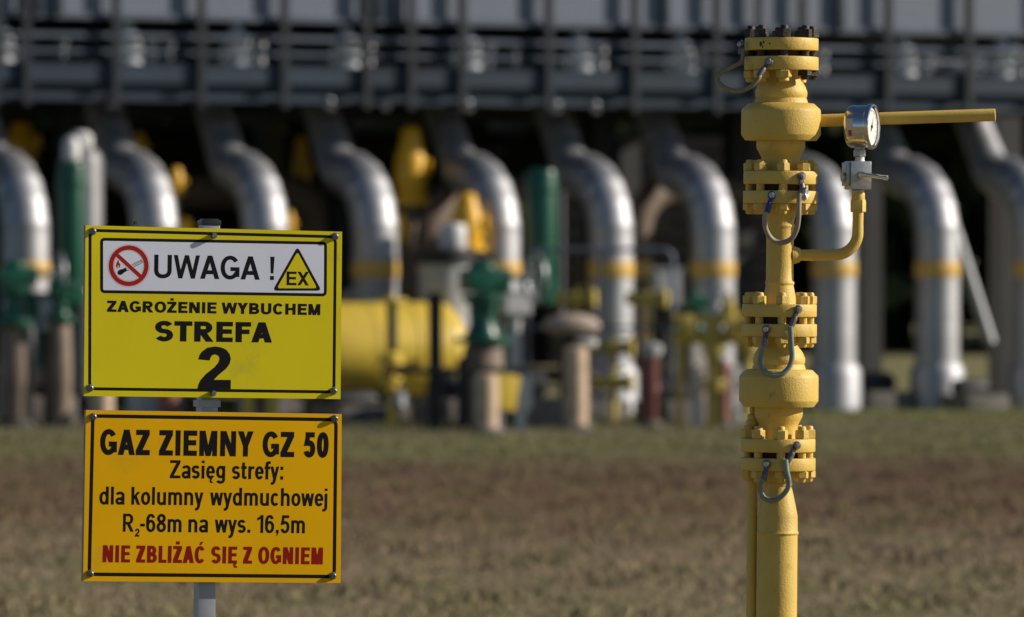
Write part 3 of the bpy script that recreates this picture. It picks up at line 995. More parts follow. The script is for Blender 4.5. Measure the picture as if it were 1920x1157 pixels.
def manifold():
    """Yellow small-bore pipework left of the gas column."""
    D = 48.7
    sc = FPX / D
    X = lambda x: (x - 1340) / sc
    Z = lambda y: H + (HZ - y) / sc
    p = px(1340, HZ, D)
    t = thing("yellow_manifold", "low yellow pipework with flanged legs, left of the yellow gas column", "pipework", (p.x, D, 0))
    MB().tube([(X(1262), 0, Z(598)), (X(1425), 0, Z(598))], 0.045, n=14).build("upper_run", YEL3, t)
    MB().tube([(X(1262), 0.03, Z(632)), (X(1425), 0.03, Z(632))], 0.06, n=14).build("lower_run", YEL3, t)
    for x, rr in ((1340, 0.055), (1403, 0.05), (1275, 0.03)):
        q = MB().tube([(X(x), 0.02, 0), (X(x), 0.02, Z(598))], rr, n=14)
        for y in (655, 722):
            if x != 1275:
                z = Z(y)
                q.lathe([(rr, z - 0.05), (rr * 2, z - 0.048), (rr * 2, z - 0.008), (rr * 1.2, z - 0.006), (rr * 1.2, z + 0.006), (rr * 2, z + 0.008), (rr * 2, z + 0.048), (rr, z + 0.05)], 18, Tz(X(x), 0.02, 0))
        q.build("leg", YEL3, t)
    for x in (1290, 1370):
        MB().lathe([(0.10, -0.05), (0.12, -0.045), (0.12, 0.045), (0.10, 0.05)], 20, Tz(X(x), 0, Z(615)) @ RotTo((1, 0, 0))).build("flange", YEL3, t)
    q = MB().tube([(X(1366), 0, Z(598)), (X(1366), 0, Z(550))], 0.03, n=10).lathe([(0.05, Z(590)), (0.06, Z(585)), (0.06, Z(570)), (0.04, Z(565))], 14, Tz(X(1366), 0, 0))
    q.build("vent_stub", YEL3, t)
    return t


manifold()


def base_cock(x, y, D, label):
    p = px(x, y, D)
    t = thing("drain_cock", label, "valve", (p.x, D, 0), (0, 0, 0), "small yellow drain cocks at a pipe foot")
    MB().tube([(0, 0, 0), (0, 0, p.z)], 0.03, n=10).build("riser", YEL3, t)
    MB().lathe([(0.05, -0.2), (0.055, -0.19), (0.055, 0.12), (0.09, 0.125), (0.09, 0.17), (0.05, 0.175)], 16, Tz(0, 0, p.z) @ RotTo((1, -0.15, 0))).build("body", YEL3, t)
    MB().tube([(0, 0, p.z), (0, -0.02, p.z + 0.1), (0.12, -0.05, p.z + 0.12)], 0.012, n=8).build("lever", YEL3, t)
    return t


base_cock(1152, 652, 50.4, "upper small yellow drain cock before the silver sleeve right of the tan post")
base_cock(1150, 718, 49.9, "lower small yellow drain cock before the silver sleeve right of the tan post")
base_cock(1082, 560, 51.0, "small yellow cock just above the tan vent hood")
base_cock(1216, 560, 50.6, "small yellow cock just left of the pale grey instrument box")


def plinth(x, ybase, ytop, wpx, label, material=CONC):
    p = gnd(x, ybase)
    sc = FPX / p.y
    wd, h = wpx / sc, (ybase - ytop) / sc
    t = thing("pump_skid", label, "skid", tuple(p), (0, 0, SK), "dark low equipment skids on the ground")
    MB().box((0, 0.3, h * 0.25), (wd, 0.7, h * 0.5), bev=0.015).build("plinth", CONC, t)
    X = RotTo((1, 0, 0))
    MB().lathe([(0, -wd * 0.4), (h * 0.27, -wd * 0.38), (h * 0.3, -wd * 0.3), (h * 0.3, wd * 0.25), (h * 0.2, wd * 0.36), (0, wd * 0.4)], 24, Tz(0, 0.3, h * 0.72) @ X).build("motor", DARKST, t)
    MB().box((0, 0.3, h * 0.5), (wd * 0.5, 0.2, h * 0.2)).build("motor_foot", DARKST, t)
    return t


plinth(1672, 768, 700, 95, "dark pump skid between the two silver pipes right of the gas column")
plinth(1850, 770, 712, 90, "dark pump skid at the foot of the diagonal brace")
plinth(690, 792, 735, 120, "dark low skid in front of the yellow tank, right of the sign")
plinth(1020, 800, 690, 80, "tall dark skid left of the thick tan post")
plinth(1130, 788, 716, 110, "dark skid at the foot of the silver pipe right of the tan post")
plinth(1285, 795, 712, 80, "dark skid under the yellow pipework beside the red-brown post")
plinth(860, 794, 705, 70, "dark skid under the right end of the yellow tank")
plinth(100, 798, 690, 90, "dark skid between the left tan posts")


# ------------------------------------------------------------------ yellow gas column (in focus)
LEAN = 0.45
CX0 = 0.491
col = thing("gas_column", "yellow painted gas blow-off column with valves, lever and pressure gauge", "gas column", (CX0, 10.667, 0), (0, R(LEAN), 0))


def cp(x, y, off=0.0):
    """Column-local point seen at photo pixel (x, y); off = metres towards the camera."""
    k = (10.667 - off) / 10.667
    z = H + (HZ - y) / 1000 * k
    xx = (x - 960) / 1000 * k - CX0
    a = R(LEAN)
    return V((xx * cos(a) - z * sin(a), -off, xx * sin(a) + z * cos(a)))


def zc(y):
    return H + (HZ - y) / 1000


def zl(prof):
    """(radius mm, photo row) -> (r, z), sorted upwards."""
    return [(r / 1000, zc(y)) for r, y in prof]


# straight pipes and valve bodies
MB().lathe(zl([(37.5, 1915), (37.5, 1003), (39.2, 1001), (39.6, 999), (38.6, 997), (37.6, 994), (37.3, 968), (36, 960), (33.5, 948), (29, 927), (27, 918), (26, 912), (27.5, 909), (27.5, 906), (26, 903), (28, 895), (31, 886), (31, 884)]), 64).build("lower_pipe", YEL, col)
VB = [(36, 822), (36, 800), (37, 796), (41, 788), (44.5, 781), (45.3, 775), (45, 763), (66, 762.5), (74, 752), (74.4, 750), (74.4, 708), (73.5, 704), (63, 693.5), (60, 693), (50.5, 692), (48.5, 686), (47, 683), (48.8, 679), (49, 672), (45, 662), (38, 651), (34, 643), (33, 631)]


def valve_body(name, rows, flip=0):
    return MB().lathe(zl(rows), 72).build(name, YEL, col)


valve_body("valve_body", VB)
VB2 = [(36, 322), (36, 298), (37, 294), (41, 286), (45, 279), (45.8, 274), (45.6, 264), (67, 263.5), (74, 254), (74.6, 252), (74.6, 209), (73.5, 205), (62, 194.5), (59, 194), (50.5, 193), (48.5, 187), (47, 184), (48.8, 180), (49, 172), (45, 162), (38, 151), (34.5, 143), (34, 132)]
valve_body("valve_body", VB2)
MB().lathe(zl([(32, 570), (31, 562), (29, 550), (27, 540), (26, 535), (27.4, 532), (27.6, 529), (26, 526), (25.7, 500), (25.7, 430), (26, 427), (27.4, 425), (27.4, 422), (26, 418), (28, 408), (32, 394), (33, 383)]), 64).build("neck_pipe", YEL, col)

# flanges with their studs
NUT = None


def stud_mesh(ztop, zt_flange, zb_flange, zbot, rn=0.0130, rs=0.0080):
    b = MB()

    def hexn(z0, z1, ph):
        b.lathe([(rn * 0.9, z0), (rn, z0 + 0.0015), (rn, z1 - 0.0015), (rn * 0.9, z1)], 6, Mx.Rotation(ph, 4, 'Z'), smooth=False)
    hexn(zt_flange, zt_flange + (ztop - zt_flange) * 0.70, random.random())
    hexn(zbot + (zb_flange - zbot) * 0.36, zb_flange, random.random())
    b.lathe([(rs * 0.75, zbot), (rs, zbot + 0.003), (rs, ztop - 0.003), (rs * 0.75, ztop)], 14)
    return b


def flange_pair(ya0, ya1, yb0, yb1, ytop, ybot, Rm, bcx=57.5, dark=(), topdark=False):
    """Two flanges between photo rows ya0..ya1 and yb0..yb1, eight studs through both."""
    def disc(y0, y1, Rr):
        a, b = zc(y1), zc(y0)
        e = 0.0016
        return [(Rr - 0.002, a), (Rr - 0.0005, a + e * 0.4), (Rr, a + e), (Rr, b - e), (Rr - 0.0005, b - e * 0.4), (Rr - 0.002, b)]
    up = MB().lathe(disc(ya0, ya1, Rm / 1000), 72).build("flange", YEL, col)
    lo = MB().lathe(disc(yb0, yb1, Rm / 1000 + 0.0005), 72).build("flange", YEL, col)
    MB().lathe([(0.047, zc(yb0) - 0.0005), (0.049, zc(yb0) + 0.001), (0.049, zc(ya1) - 0.001), (0.047, zc(ya1) + 0.0005)], 48).build("gasket", GASK, lo)
    first = {}
    for k in range(8):
        a = -pi / 2 + k * pi / 4 + 0.035
        zmid = (zc(ya1) + zc(yb0)) / 2
        key = DRK if (topdark or k in dark) else YEL
        if key in first:
            o = first[key].copy()
            COL.objects.link(o)
        else:
            o = stud_mesh(zc(ytop) - zmid, zc(ya0) - zmid, zc(yb1) - zmid, zc(ybot) - zmid).build("stud_bolt", key, None)
            first[key] = o
        o.parent = up
        o.location = (bcx / 1000 * cos(a), bcx / 1000 * sin(a), zmid)
        o.rotation_euler = (0, 0, k * 0.7)
    return up, lo


f1a, f1b = flange_pair(72, 95.5, 107, 132.5, 49, 150, 69, topdark=True)
f2a, f2b = flange_pair(321, 346, 358, 382, 300, 402, 69.5)
f3a, f3b = flange_pair(570, 594, 607, 631, 548, 651, 70)
f4a, f4b = flange_pair(822, 847, 858, 882, 798, 903, 69.5)
# yellow painted lower nuts of the top joint (its upper nuts are bare and dark)
for k in range(8):
    a = -pi / 2 + k * pi / 4 + 0.035
    if k in (1, 2):
        continue
    q = MB().lathe([(0.0125, 0), (0.0148, 0.002), (0.0148, 0.0125), (0.013, 0.0142)], 6, Mx.Rotation(random.random(), 4, 'Z'), smooth=False)
    q.lathe([(0.006, -0.008), (0.0097, -0.006), (0.0097, 0.0), (0.009, 0.001)], 12)
    o = q.build("lower_nut", YEL, f1b)
    o.location = (0.0575 * cos(a), 0.0575 * sin(a), zc(132.5) - 0.0145)

# paint chips on the top blind flange
q = MB()
for (x, y, r_) in ((1424, 85, 0.0045), (1429, 81, 0.003), (1427, 90, 0.0025), (1440, 84, 0.002)):
    p = cp(x, y)
    xx = p.x
    yy = -sqrt(max(0.0, 0.0693 ** 2 - xx ** 2)) - 0.0003
    n_ = V((xx, yy, 0)).normalized()
    T = V((-n_.y, n_.x, 0))
    pts = []
    for i in range(9):
        a = 2 * pi * i / 9
        rr = r_ * (0.6 + 0.6 * random.random())
        pts.append(V((xx, yy, p.z)) + T * rr * cos(a) * 0.8 + V((0, 0, 1)) * rr * sin(a))
    q.add(pts, [tuple(range(9))])
q.build("paint_chip", DRK, f1a)

# lever of the upper valve
a, b = cp(1482, 228, -0.072), cp(1866, 215.5, -0.02)
d = (b - a).normalized()
lv = MB().tube([a, a + d * 0.01, b - d * 0.002, b], [0.0118, 0.0118, 0.0118, 0.0112], n=32).build("lever", YEL, col)

# drain pipe on the left, behind the flange
pa = cp(1411, 884, -0.018)
q = MB().tube([(pa.x, 0.018, -0.02), (pa.x, 0.018, zc(868))], 0.0098, n=24)
q.build("drain_pipe", YEL, col)
q = MB().tube([(pa.x - 0.001, 0.018, zc(868)), (pa.x - 0.001, 0.018, zc(800))], 0.0095, n=20)
q.lathe([(0.0085, 0), (0.012, 0.001), (0.012, 0.012), (0.009, 0.016), (0.0095, 0.024), (0.006, 0.026)], 16, Tz(pa.x - 0.001, 0.018, zc(803)))
q.tube([(pa.x - 0.001, 0.018, zc(780)), (pa.x - 0.001, 0.018, zc(758))], 0.005, n=14)
q.build("drain_fitting", YEL, col)

# gauge branch
GO = 0.0      # depth of the branch
bx = [cp(1480, 478.5), cp(1500, 478.5), cp(1519, 478.5), cp(1521, 478.5), cp(1523, 478.5), cp(1526, 478.5), cp(1545, 478.5)]
pts = list(bx)
c = cp(1608, 478)
pts += arc_pts(c, (-1, 0, 0), (0, 0, 1), 0.042, 12)
pts += [cp(1608.5, 420), cp(1609, 396)]
rr = [0.0104, 0.0104, 0.0104, 0.0116, 0.0116, 0.0104, 0.0104] + [0.0106] * 13 + [0.0102, 0.0102]
gp = MB().tube(pts, rr, n=28).build("gauge_pipe", YEL, col)
MB().lathe([(0.013, 0), (0.0145, 0.0012), (0.0145, 0.021), (0.013, 0.024), (0.0115, 0.026)], 6, Tz(*cp(1609, 398)), smooth=False).lathe([(0.0118, 0), (0.0125, 0.003), (0.0125, 0.012), (0.0118, 0.0145)], 24, Tz(*cp(1609, 376))).build("hex_union", YEL, gp)
# weld collar at the branch root
MB().lathe([(0.0105, 0.016), (0.013, 0.014), (0.016, 0.006), (0.017, 0.0)], 28, Tz(*cp(1485.5, 478.5)) @ RotTo((1, 0, 0))).build("weld_collar", YEL, gp)

# block valve
bv_c = cp(1608.5, 329)
M0 = Tz(*bv_c) @ Mx.Rotation(R(-17 + 34), 4, 'Z')
bv = MB().box((0, 0, 0), (0.041, 0.036, 0.053), M0, bev=0.0012).build("block_valve", STEEL, col)
q = MB()
q.lathe([(0.0085, 0), (0.0105, 0.001), (0.0105, 0.006)], 24, Tz(*cp(1610, 363)))
q.build("thread", STEEL, bv)
MB().box((-0.024, 0, 0.002), (0.007, 0.026, 0.044), M0, bev=0.0008).lathe([(0.009, 0), (0.009, 0.005)], 20, M0 @ Tz(-0.027, 0, -0.004) @ RotTo((-1, 0, 0))).build("bonnet_plate", STEEL, bv)
d = V((0.86, -0.48, -0.13)).normalized()
p0 = M0 @ V((0.0, -0.018, 0.0))
MB().lathe([(0.0068, -0.004), (0.0075, 0.0), (0.0075, 0.006), (0.0042, 0.007)], 20, Tz(*p0) @ RotTo((0.25, -0.95, 0))).tube([p0 + V((0, -0.005, 0.002)), p0 + V((0, -0.005, 0.002)) + d * 0.05], 0.0040, n=16).lathe([(0.0, -0.004), (0.0052, -0.0035), (0.0052, 0.003), (0.004, 0.004)], 16, Tz(*(p0 + V((0, -0.005, 0.002)) + d * 0.051)) @ RotTo(d)).build("tap_handle", CHROME, bv)
# gauge neck: tape, hex, socket
q = MB().lathe([(0.0072, 0), (0.0095, 0.001), (0.0085, 0.005), (0.009, 0.008), (0.0065, 0.011)], 20, Tz(*cp(1612, 303.5))).build("thread_tape", PTFE, bv)

# pressure gauge
ga = V((sin(R(69)), -cos(R(69)), 0))          # the way the dial faces
gc = cp(1614, 237.5)
G = Tz(*gc) @ Mx(((0, 0, 0, 0),) * 4) if False else Tz(*gc) @ (lambda z, up: Mx((
    (up.cross(z).x, up.x, z.x, 0), (up.cross(z).y, up.y, z.y, 0), (up.cross(z).z, up.z, z.z, 0), (0, 0, 0, 1))))(ga, V((0, 0, 1)))
# in G: x = right on the dial, y = up, z = out of the dial
q = MB().lathe([(0.034, -0.0225), (0.0375, -0.022), (0.0395, -0.019), (0.0400, -0.015), (0.0400, 0.016), (0.0400, 0.0165)], 64, G)
gauge = q.build("pressure_gauge", CHROME, col)
MB().lathe([(0.0402, 0.0160), (0.0422, 0.0164), (0.0426, 0.0185), (0.0426, 0.0235), (0.0415, 0.0255), (0.0385, 0.0262), (0.0372, 0.0250), (0.0370, 0.0215)], 64, G, cap=False).build("bezel", CHROME, gauge)
MB().lathe([(0.0370, 0.0214), (0.0362, 0.0216), (0.0350, 0.0212)], 64, G, cap=False).build("dial_rim", BLACK, gauge)
MB().lathe([(0.0369, 0.0205), (0.0368, 0.0208)], 64, G).build("dial", DIAL, gauge)
q = MB()
for i in range(51):
    a = R(225 - i * 270 / 50)
    r0 = 0.026 if i % 5 == 0 else 0.029
    wq = 0.0006 if i % 5 == 0 else 0.0003
    u_, v_ = V((cos(a), sin(a), 0)), V((-sin(a), cos(a), 0))
    z_ = V((0, 0, 0.0210))
    q.add([u_ * r0 - v_ * wq + z_, u_ * 0.032 - v_ * wq + z_, u_ * 0.032 + v_ * wq + z_, u_ * r0 + v_ * wq + z_], [(0, 1, 2, 3)], False, G)
q.build("scale_mark", BLACK, gauge)
q = MB()
na = R(62)
u_, v_ = V((cos(na), sin(na), 0)), V((-sin(na), cos(na), 0))
z_ = V((0, 0, 0.0220))
q.add([u_ * -0.010 - v_ * 0.0016 + z_, u_ * 0.001 - v_ * 0.0013 + z_, u_ * 0.027 + z_, u_ * 0.001 + v_ * 0.0013 + z_, u_ * -0.010 + v_ * 0.0016 + z_], [(0, 1, 2, 3, 4)], False, G)
q.lathe([(0.0034, 0.0208), (0.0034, 0.0226), (0.002, 0.0232)], 20, G)
q.build("needle", BLACK, gauge)
MB().lathe([(0.0105, 0), (0.0115, 0.001), (0.0115, 0.012), (0.0095, 0.0135), (0.0095, 0.022)], 8, Tz(*cp(1611.5, 294)), smooth=False).build("socket_hex", STEEL, gauge)


# ------------------------------------------------------------------ stroke lettering
def pen(pts, v, t, closed=False):
    """Strip of quads along a centre line; the pen is v wide across and t high."""
    P = [V((p[0], p[1])) for p in pts]
    n = len(P)
    L_, R_ = [], []
    for i in range(n):
        if closed:
            a, b = P[i - 1], P[(i + 1) % n]
        else:
            a, b = P[max(i - 1, 0)], P[min(i + 1, n - 1)]
        d = (b - a).normalized()
        nx, ny = -d.y, d.x
        k = 1 / sqrt((nx / 1) ** 2 + (ny / 1) ** 2)
        o = V((nx * v / 2 * k, ny * t / 2 * k))
        L_.append(P[i] + o)
        R_.append(P[i] - o)
    quads = []
    m = n if closed else n - 1
    for i in range(m):
        j = (i + 1) % n
        quads.append([R_[i], R_[j], L_[j], L_[i]])
    return quads


def ell(cx, cy, rx, ry, a0, a1, n=20, pw=1.0):
    out = []
    for i in range(n + 1):
        a = R(a0 + (a1 - a0) * i / n)
        c_, s_ = cos(a), sin(a)
        out.append((cx + rx * math.copysign(abs(c_) ** pw, c_), cy + ry * math.copysign(abs(s_) ** pw, s_)))
    return out


GW = dict(U=.78, W=1.16, A=.86, G=.84, E=.68, X=.80, Z=.70, R=.80, O=.86, N=.80, Y=.80, B=.76, C=.80, H=.78, M=.90, S=.74, T=.74, F=.64, L=.62,
          a=.58, s=.54, e=.58, g=.60, r=.40, f=.38, y=.58, d=.60, k=.58, o=.60, u=.58, m=.90, n=.58, w=.84, h=.58, c=.56, t=.36)
for ch in "0256789":
    GW[ch] = .60


def glyph(ch, v, t, k):
    """-> (primitives, advance width). Each primitive is a list of polygons; k stretches widths."""
    base = {'Ż': 'Z', 'Ć': 'C', 'Ę': 'E', 'ę': 'e'}.get(ch, ch)
    P = []
    xh = 0.72

    def rect(x0, y0, x1, y1):
        P.append([[V((x0, y0)), V((x1, y0)), V((x1, y1)), V((x0, y1))]])

    def quad(*p):
        P.append([[V(q) for q in p]])

    def st(pts, closed=False, vv=None, tt=None):
        P.append(pen(pts, vv or v, tt or t, closed))
    W = GW.get(base, 0.5) * k
    d = v * 1.18
    if base == ' ':
        return [], 0.20 + 0.22 * k
    if base in 'I':
        W = v
        rect(0, 0, v, 1)
    elif base == 'l':
        W = v
        rect(0, 0, v, 1)
    elif base in 'EF':
        rect(0, 0, v, 1)
        rect(v * .9, 1 - t, W, 1)
        rect(v * .9, .5 - t * .42, W * (.94 if base == 'E' else .9), .5 + t * .58)
        if base == 'E':
            rect(v * .9, 0, W, t)
    elif base == 'L':
        rect(0, 0, v, 1)
        rect(v * .9, 0, W, t)
    elif base == 'T':
        rect(0, 1 - t, W, 1)
        rect(W / 2 - v / 2, 0, W / 2 + v / 2, 1 - t * .9)
    elif base == 'H':
        rect(0, 0, v, 1)
        rect(W - v, 0, W, 1)
        rect(v * .9, .5 - t * .45, W - v * .9, .5 + t * .55)
    elif base == 'Z':
        rect(0, 1 - t, W * .97, 1)
        rect(0, 0, W, t)
        quad((0, t * .9), (d * 1.1, t * .9), (W * .97, 1 - t * .9), (W * .97 - d * 1.1, 1 - t * .9))
    elif base == 'N':
        rect(0, 0, v, 1)
        rect(W - v, 0, W, 1)
        quad((W - d, 0), (W - v * .05, 0), (d, 1), (v * .05, 1))
    elif base == 'M':
        rect(0, 0, v * .95, 1)
        rect(W - v * .95, 0, W, 1)
        quad((W / 2 - v * .5, 0), (W / 2 + v * .42, 0), (d, 1), (v * .05, 1))
        quad((W / 2 - v * .42, 0), (W / 2 + v * .5, 0), (W - v * .05, 1), (W - d, 1))
    elif base in 'Ww':
        hh = 1 if base == 'W' else xh
        q = W * .26
        c = v * .95
        m = W / 2
        quad((q - c * .5, 0), (q + c * .5, 0), (c, hh), (0, hh))
        quad((q - c * .5, 0), (q + c * .5, 0), (m + c * .5, hh), (m - c * .5, hh))
        quad((W - q - c * .5, 0), (W - q + c * .5, 0), (m + c * .5, hh), (m - c * .5, hh))
        quad((W - q - c * .5, 0), (W - q + c * .5, 0), (W, hh), (W - c, hh))
    elif base == 'A':
        quad((0, 0), (d * .95, 0), (W / 2 + v * .5, 1), (W / 2 - v * .55, 1))
        quad((W - d * .95, 0), (W, 0), (W / 2 + v * .55, 1), (W / 2 - v * .5, 1))
        rect(W * .24, .2, W * .76, .2 + t)
    elif base == 'X':
        quad((0, 0), (d, 0), (W, 1), (W - d, 1))
        quad((W - d, 0), (W, 0), (d, 1), (0, 1))
    elif base == 'Y':
        quad((W / 2 - v * .5, .40), (W / 2 + v * .5, .40), (d, 1), (0, 1))
        quad((W / 2 - v * .5, .40), (W / 2 + v * .5, .40), (W, 1), (W - d, 1))
        rect(W / 2 - v / 2, 0, W / 2 + v / 2, .44)
    elif base == 'U':
        r = min(.34, (W - v) / 2 * 1.2)
        st([(v / 2, 1), (v / 2, .7)] + ell(W / 2, r, (W - v) / 2, r - t / 2 + .012, 180, 360, 20, .92) + [(W - v / 2, .7), (W - v / 2, 1)])
    elif base in 'O0':
        st(ell(W / 2, .5, (W - v) / 2, .512 - t / 2, 0, 360, 40, .92)[:-1], True)
    elif base == 'o':
        st(ell(W / 2, xh / 2, (W - v) / 2, xh / 2 + .01 - t / 2, 0, 360, 36, .94)[:-1], True)
    elif base in 'CG':
        st(ell(W / 2, .5, (W - v) / 2, .512 - t / 2, 36, 322 if base == 'C' else 330, 36, .94))
        if base == 'G':
            rect(W - v, .10, W, .5)
            rect(W * .52, .5 - t * .85, W - v * .05, .5 + t * .12)
    elif base == 'c':
        st(ell(W / 2, xh / 2, (W - v) / 2, xh / 2 + .01 - t / 2, 42, 318, 30, .95))
    elif base == 'e':
        st(ell(W / 2, xh / 2, (W - v) / 2, xh / 2 + .01 - t / 2, 0, 322, 32, .95))
        rect(v * .6, xh / 2 - t * .42, W - v * .1, xh / 2 + t * .42)
    elif base in 'Ss':
        hh = 1 if base == 'S' else xh
        ry = (hh + .02 - t) / 4
        st(ell(W / 2, hh / 2 + ry, (W - v) / 2, ry, 22, 262, 24, .94) + ell(W / 2, hh / 2 - ry, (W - v) / 2, ry, 82, -158, 24, .94))
    elif base == 'B':
        rect(0, 0, v, 1)
        for y0, y1, w_ in ((.5 - t * .35, 1, W * .93), (0, .5 + t * .35, W)):
            ry = (y1 - y0 - t) / 2
            cy = (y0 + y1) / 2
            x0 = w_ - v / 2 - ry * 1.0 * k
            x0 = max(x0, v * 1.1)
            st([(v * .8, y1 - t / 2), (x0, y1 - t / 2)] + ell(x0, cy, w_ - v / 2 - x0, ry, 88, -88, 14) + [(x0, y0 + t / 2), (v * .8, y0 + t / 2)])
    elif base == 'R':
        rect(0, 0, v, 1)
        y0, y1 = .40, 1
        ry = (y1 - y0 - t) / 2
        cy = (y0 + y1) / 2
        w_ = W * .93
        x0 = max(w_ - v / 2 - ry * k, v * 1.1)
        st([(v * .8, y1 - t / 2), (x0, y1 - t / 2)] + ell(x0, cy, w_ - v / 2 - x0, ry, 88, -88, 14) + [(x0, y0 + t / 2), (v * .8, y0 + t / 2)])
        quad((W - d, 0), (W, 0), (W * .66, .42), (W * .66 - d, .42))
    elif base == '2':
        quad(*[(x_ * W, y_) for x_, y_ in ((.02, .695), (.36, .67), (.38, .73), (.42, .785), (.5, .815), (.59, .80), (.64, .76), (.655, .71), (.617, .62), (.51, .515), (.25, .35), (.09, .205), (.03, .1), (0, 0),
                                           (1, 0), (1, .215), (.49, .215), (.643, .34), (.853, .475), (.958, .6), (.995, .71), (.958, .825), (.853, .93), (.695, .985), (.51, 1.005), (.276, .97), (.118, .875), (.05, .79))])
    elif base == '5':
        rect(W * .16, 1 - t, W * .94, 1)
        quad((W * .03, .44), (W * .03 + v * .92, .47), (W * .16 + v * .95, 1 - t * .9), (W * .16, 1 - t * .9))
        st(ell(W / 2, .335, (W - v) / 2, .345 - t / 2, 142, -160, 28, .95))
    elif base == '6':
        st(ell(W / 2, .335, (W - v) / 2, .345 - t / 2, 0, 360, 32, .95)[:-1], True)
        st(ell(W / 2, .62, (W - v) / 2, .39 - t / 2, 30, 180, 18, .95) + [(v / 2, .335)])
    elif base == '8':
        st(ell(W / 2, .28, (W - v) / 2, .29 - t / 2, 0, 360, 32, .95)[:-1], True)
        st(ell(W / 2, .755, (W - v) / 2 * .9, .255 - t / 2, 0, 360, 32, .95)[:-1], True)
    elif base == '1':
        W = .40 * k
        rect(W - v, 0, W, 1)
        quad((0, .68), (0, .68 + t), (W - v * .6, 1), (W - v * .6, .98 - t))
    elif base == '!':
        W = v * 1.1
        quad((v * .2, .28), (v * .9, .28), (v * 1.1, 1), (0, 1))
        rect(v * .05, 0, v * 1.05, .17)
    elif base == ':':
        W = v
        rect(0, 0, v, t * 1.2)
        rect(0, xh - t * 1.2, v, xh)
    elif base == '.':
        W = v
        rect(0, 0, v, t * 1.2)
    elif base == ',':
        W = v
        rect(0, 0, v, t * 1.2)
        quad((v * .1, -.17), (v * .45, -.15), (v, .02), (v * .5, .02))
    elif base == '-':
        W = .30 * k
        rect(0, .30, W, .30 + t)
    elif base == 'i':
        W = v
        rect(0, 0, v, xh)
        rect(0, .86, v, 1)
    elif base == 'j':
        W = v
        st([(v / 2, xh), (v / 2, 0)] + [(v / 2, -.1), (v * .35, -.17), (-v * .1, -.22), (-v * .7, -.22)])
        rect(0, .86, v, 1)
    elif base in 'ad':
        if base == 'a':
            st(ell(W * .5, xh - .2, (W - v) / 2, .21 - t / 2, 165, 0, 16, .92) + [(W - v / 2, .3), (W - v / 2, 0)])
            st(ell(W * .45, .20, W * .45 - v / 2, .21 - t / 2, 20, 340, 24, .95))
            quad((W * .5, .42 - t), (W - v * .5, .44 - t), (W - v * .5, .44), (W * .5, .42))
        else:
            rect(W - v, 0, W, 1)
            st(ell(W / 2, xh / 2, (W - v) / 2, xh / 2 + .01 - t / 2, 0, 360, 32, .95)[:-1], True)
    elif base == 'g':
        st([(W - v / 2, xh), (W - v / 2, .1)] + ell(W / 2, -.05, (W - v) / 2, .22 - t / 2, 0, -160, 16, .95))
        st(ell(W / 2, xh / 2 + .02, (W - v) / 2, xh / 2 - .01 - t / 2, 0, 360, 32, .95)[:-1], True)
    elif base == 't':
        rect(0, xh - t, W, xh)
        st([(W * .42, .92), (W * .42, .2), (W * .45, .1), (W * .58, t * .55), (W, t * .5)])
    elif base == 'f':
        rect(0, xh - t, W, xh)
        st([(W * .42, 0), (W * .42, .8), (W * .46, .92), (W * .62, 1 - t * .45), (W * 1.05, 1 - t * .4)])
    elif base == 'r':
        rect(0, 0, v, xh)
        st([(v / 2, .42), (v * .7, .58), (W * .68, xh - t * .52), (W, xh - t * .45)])
    elif base == 'y':
        quad((W / 2 - v * .5, 0), (W / 2 + v * .5, 0), (v, xh), (0, xh))
        quad((W / 2 - v * .55, -.06), (W / 2 + v * .35, -.06), (W, xh), (W - v, xh))
        st([(W / 2, .02), (W * .42, -.14), (W * .3, -.22), (W * .08, -.225)])
    elif base == 'k':
        rect(0, 0, v, 1)
        quad((v * .6, .22), (v * .6, .44), (W - v * 1.1, xh), (W - v * .02, xh))
        quad((W - v * 1.1, 0), (W, 0), (W * .52 + v * .3, .48), (W * .52 - v * .6, .40))
    elif base in 'nhm':
        rect(0, 0, v, 1 if base == 'h' else xh)
        if base == 'm':
            c = (W - v) / 2
            for x0 in (v / 2, v / 2 + c):
                st(ell(x0 + c / 2, xh - .24, c / 2, .25 - t / 2, 165, 0, 14, .9) + [(x0 + c, .3), (x0 + c, 0)])
        else:
            st(ell(W / 2, xh - .26, (W - v) / 2, .27 - t / 2, 165, 0, 16, .9) + [(W - v / 2, .3), (W - v / 2, 0)])
    elif base == 'u':
        rect(W - v, 0, W, xh)
        st([(v / 2, xh), (v / 2, .3)] + ell(W / 2, .26, (W - v) / 2, .27 - t / 2, 180, 345, 16, .9))
    if ch == 'Ż':
        rect(W / 2 - v * .5, 1.09, W / 2 + v * .5, 1.09 + t * .95)
    elif ch == 'Ć':
        quad((W * .42, 1.06), (W * .58, 1.06), (W * .82, 1.26), (W * .54, 1.26))
    elif ch in 'Ęę':
        xo = W * (.86 if ch == 'Ę' else .62)
        st([(xo, .03), (xo - v * .35, -.08), (xo - v * .25, -.17), (xo + v * .12, -.20), (xo + v * .4, -.18)], vv=v * .62, tt=t * .62)
    return P, W


LEFT_SIDE = {**{c: .55 for c in "GOCSÓĆaceędgo0689"}, **{c: .12 for c in "AWYXTwyf"}, **{c: .45 for c in "ZŻ25stj1-"}}
RIGHT_SIDE = {**{c: .55 for c in "GOSÓBaceęo0689"}, **{c: .12 for c in "AWYXTwyLFkrf"}, **{c: .55 for c in "ZŻEĘCĆR25st-"}}


def pair_gap(a, b, gap):
    if a == ' ' or b == ' ':
        return 0.0
    return gap * (RIGHT_SIDE.get(a, 1.0) + LEFT_SIDE.get(b, 1.0)) / 2


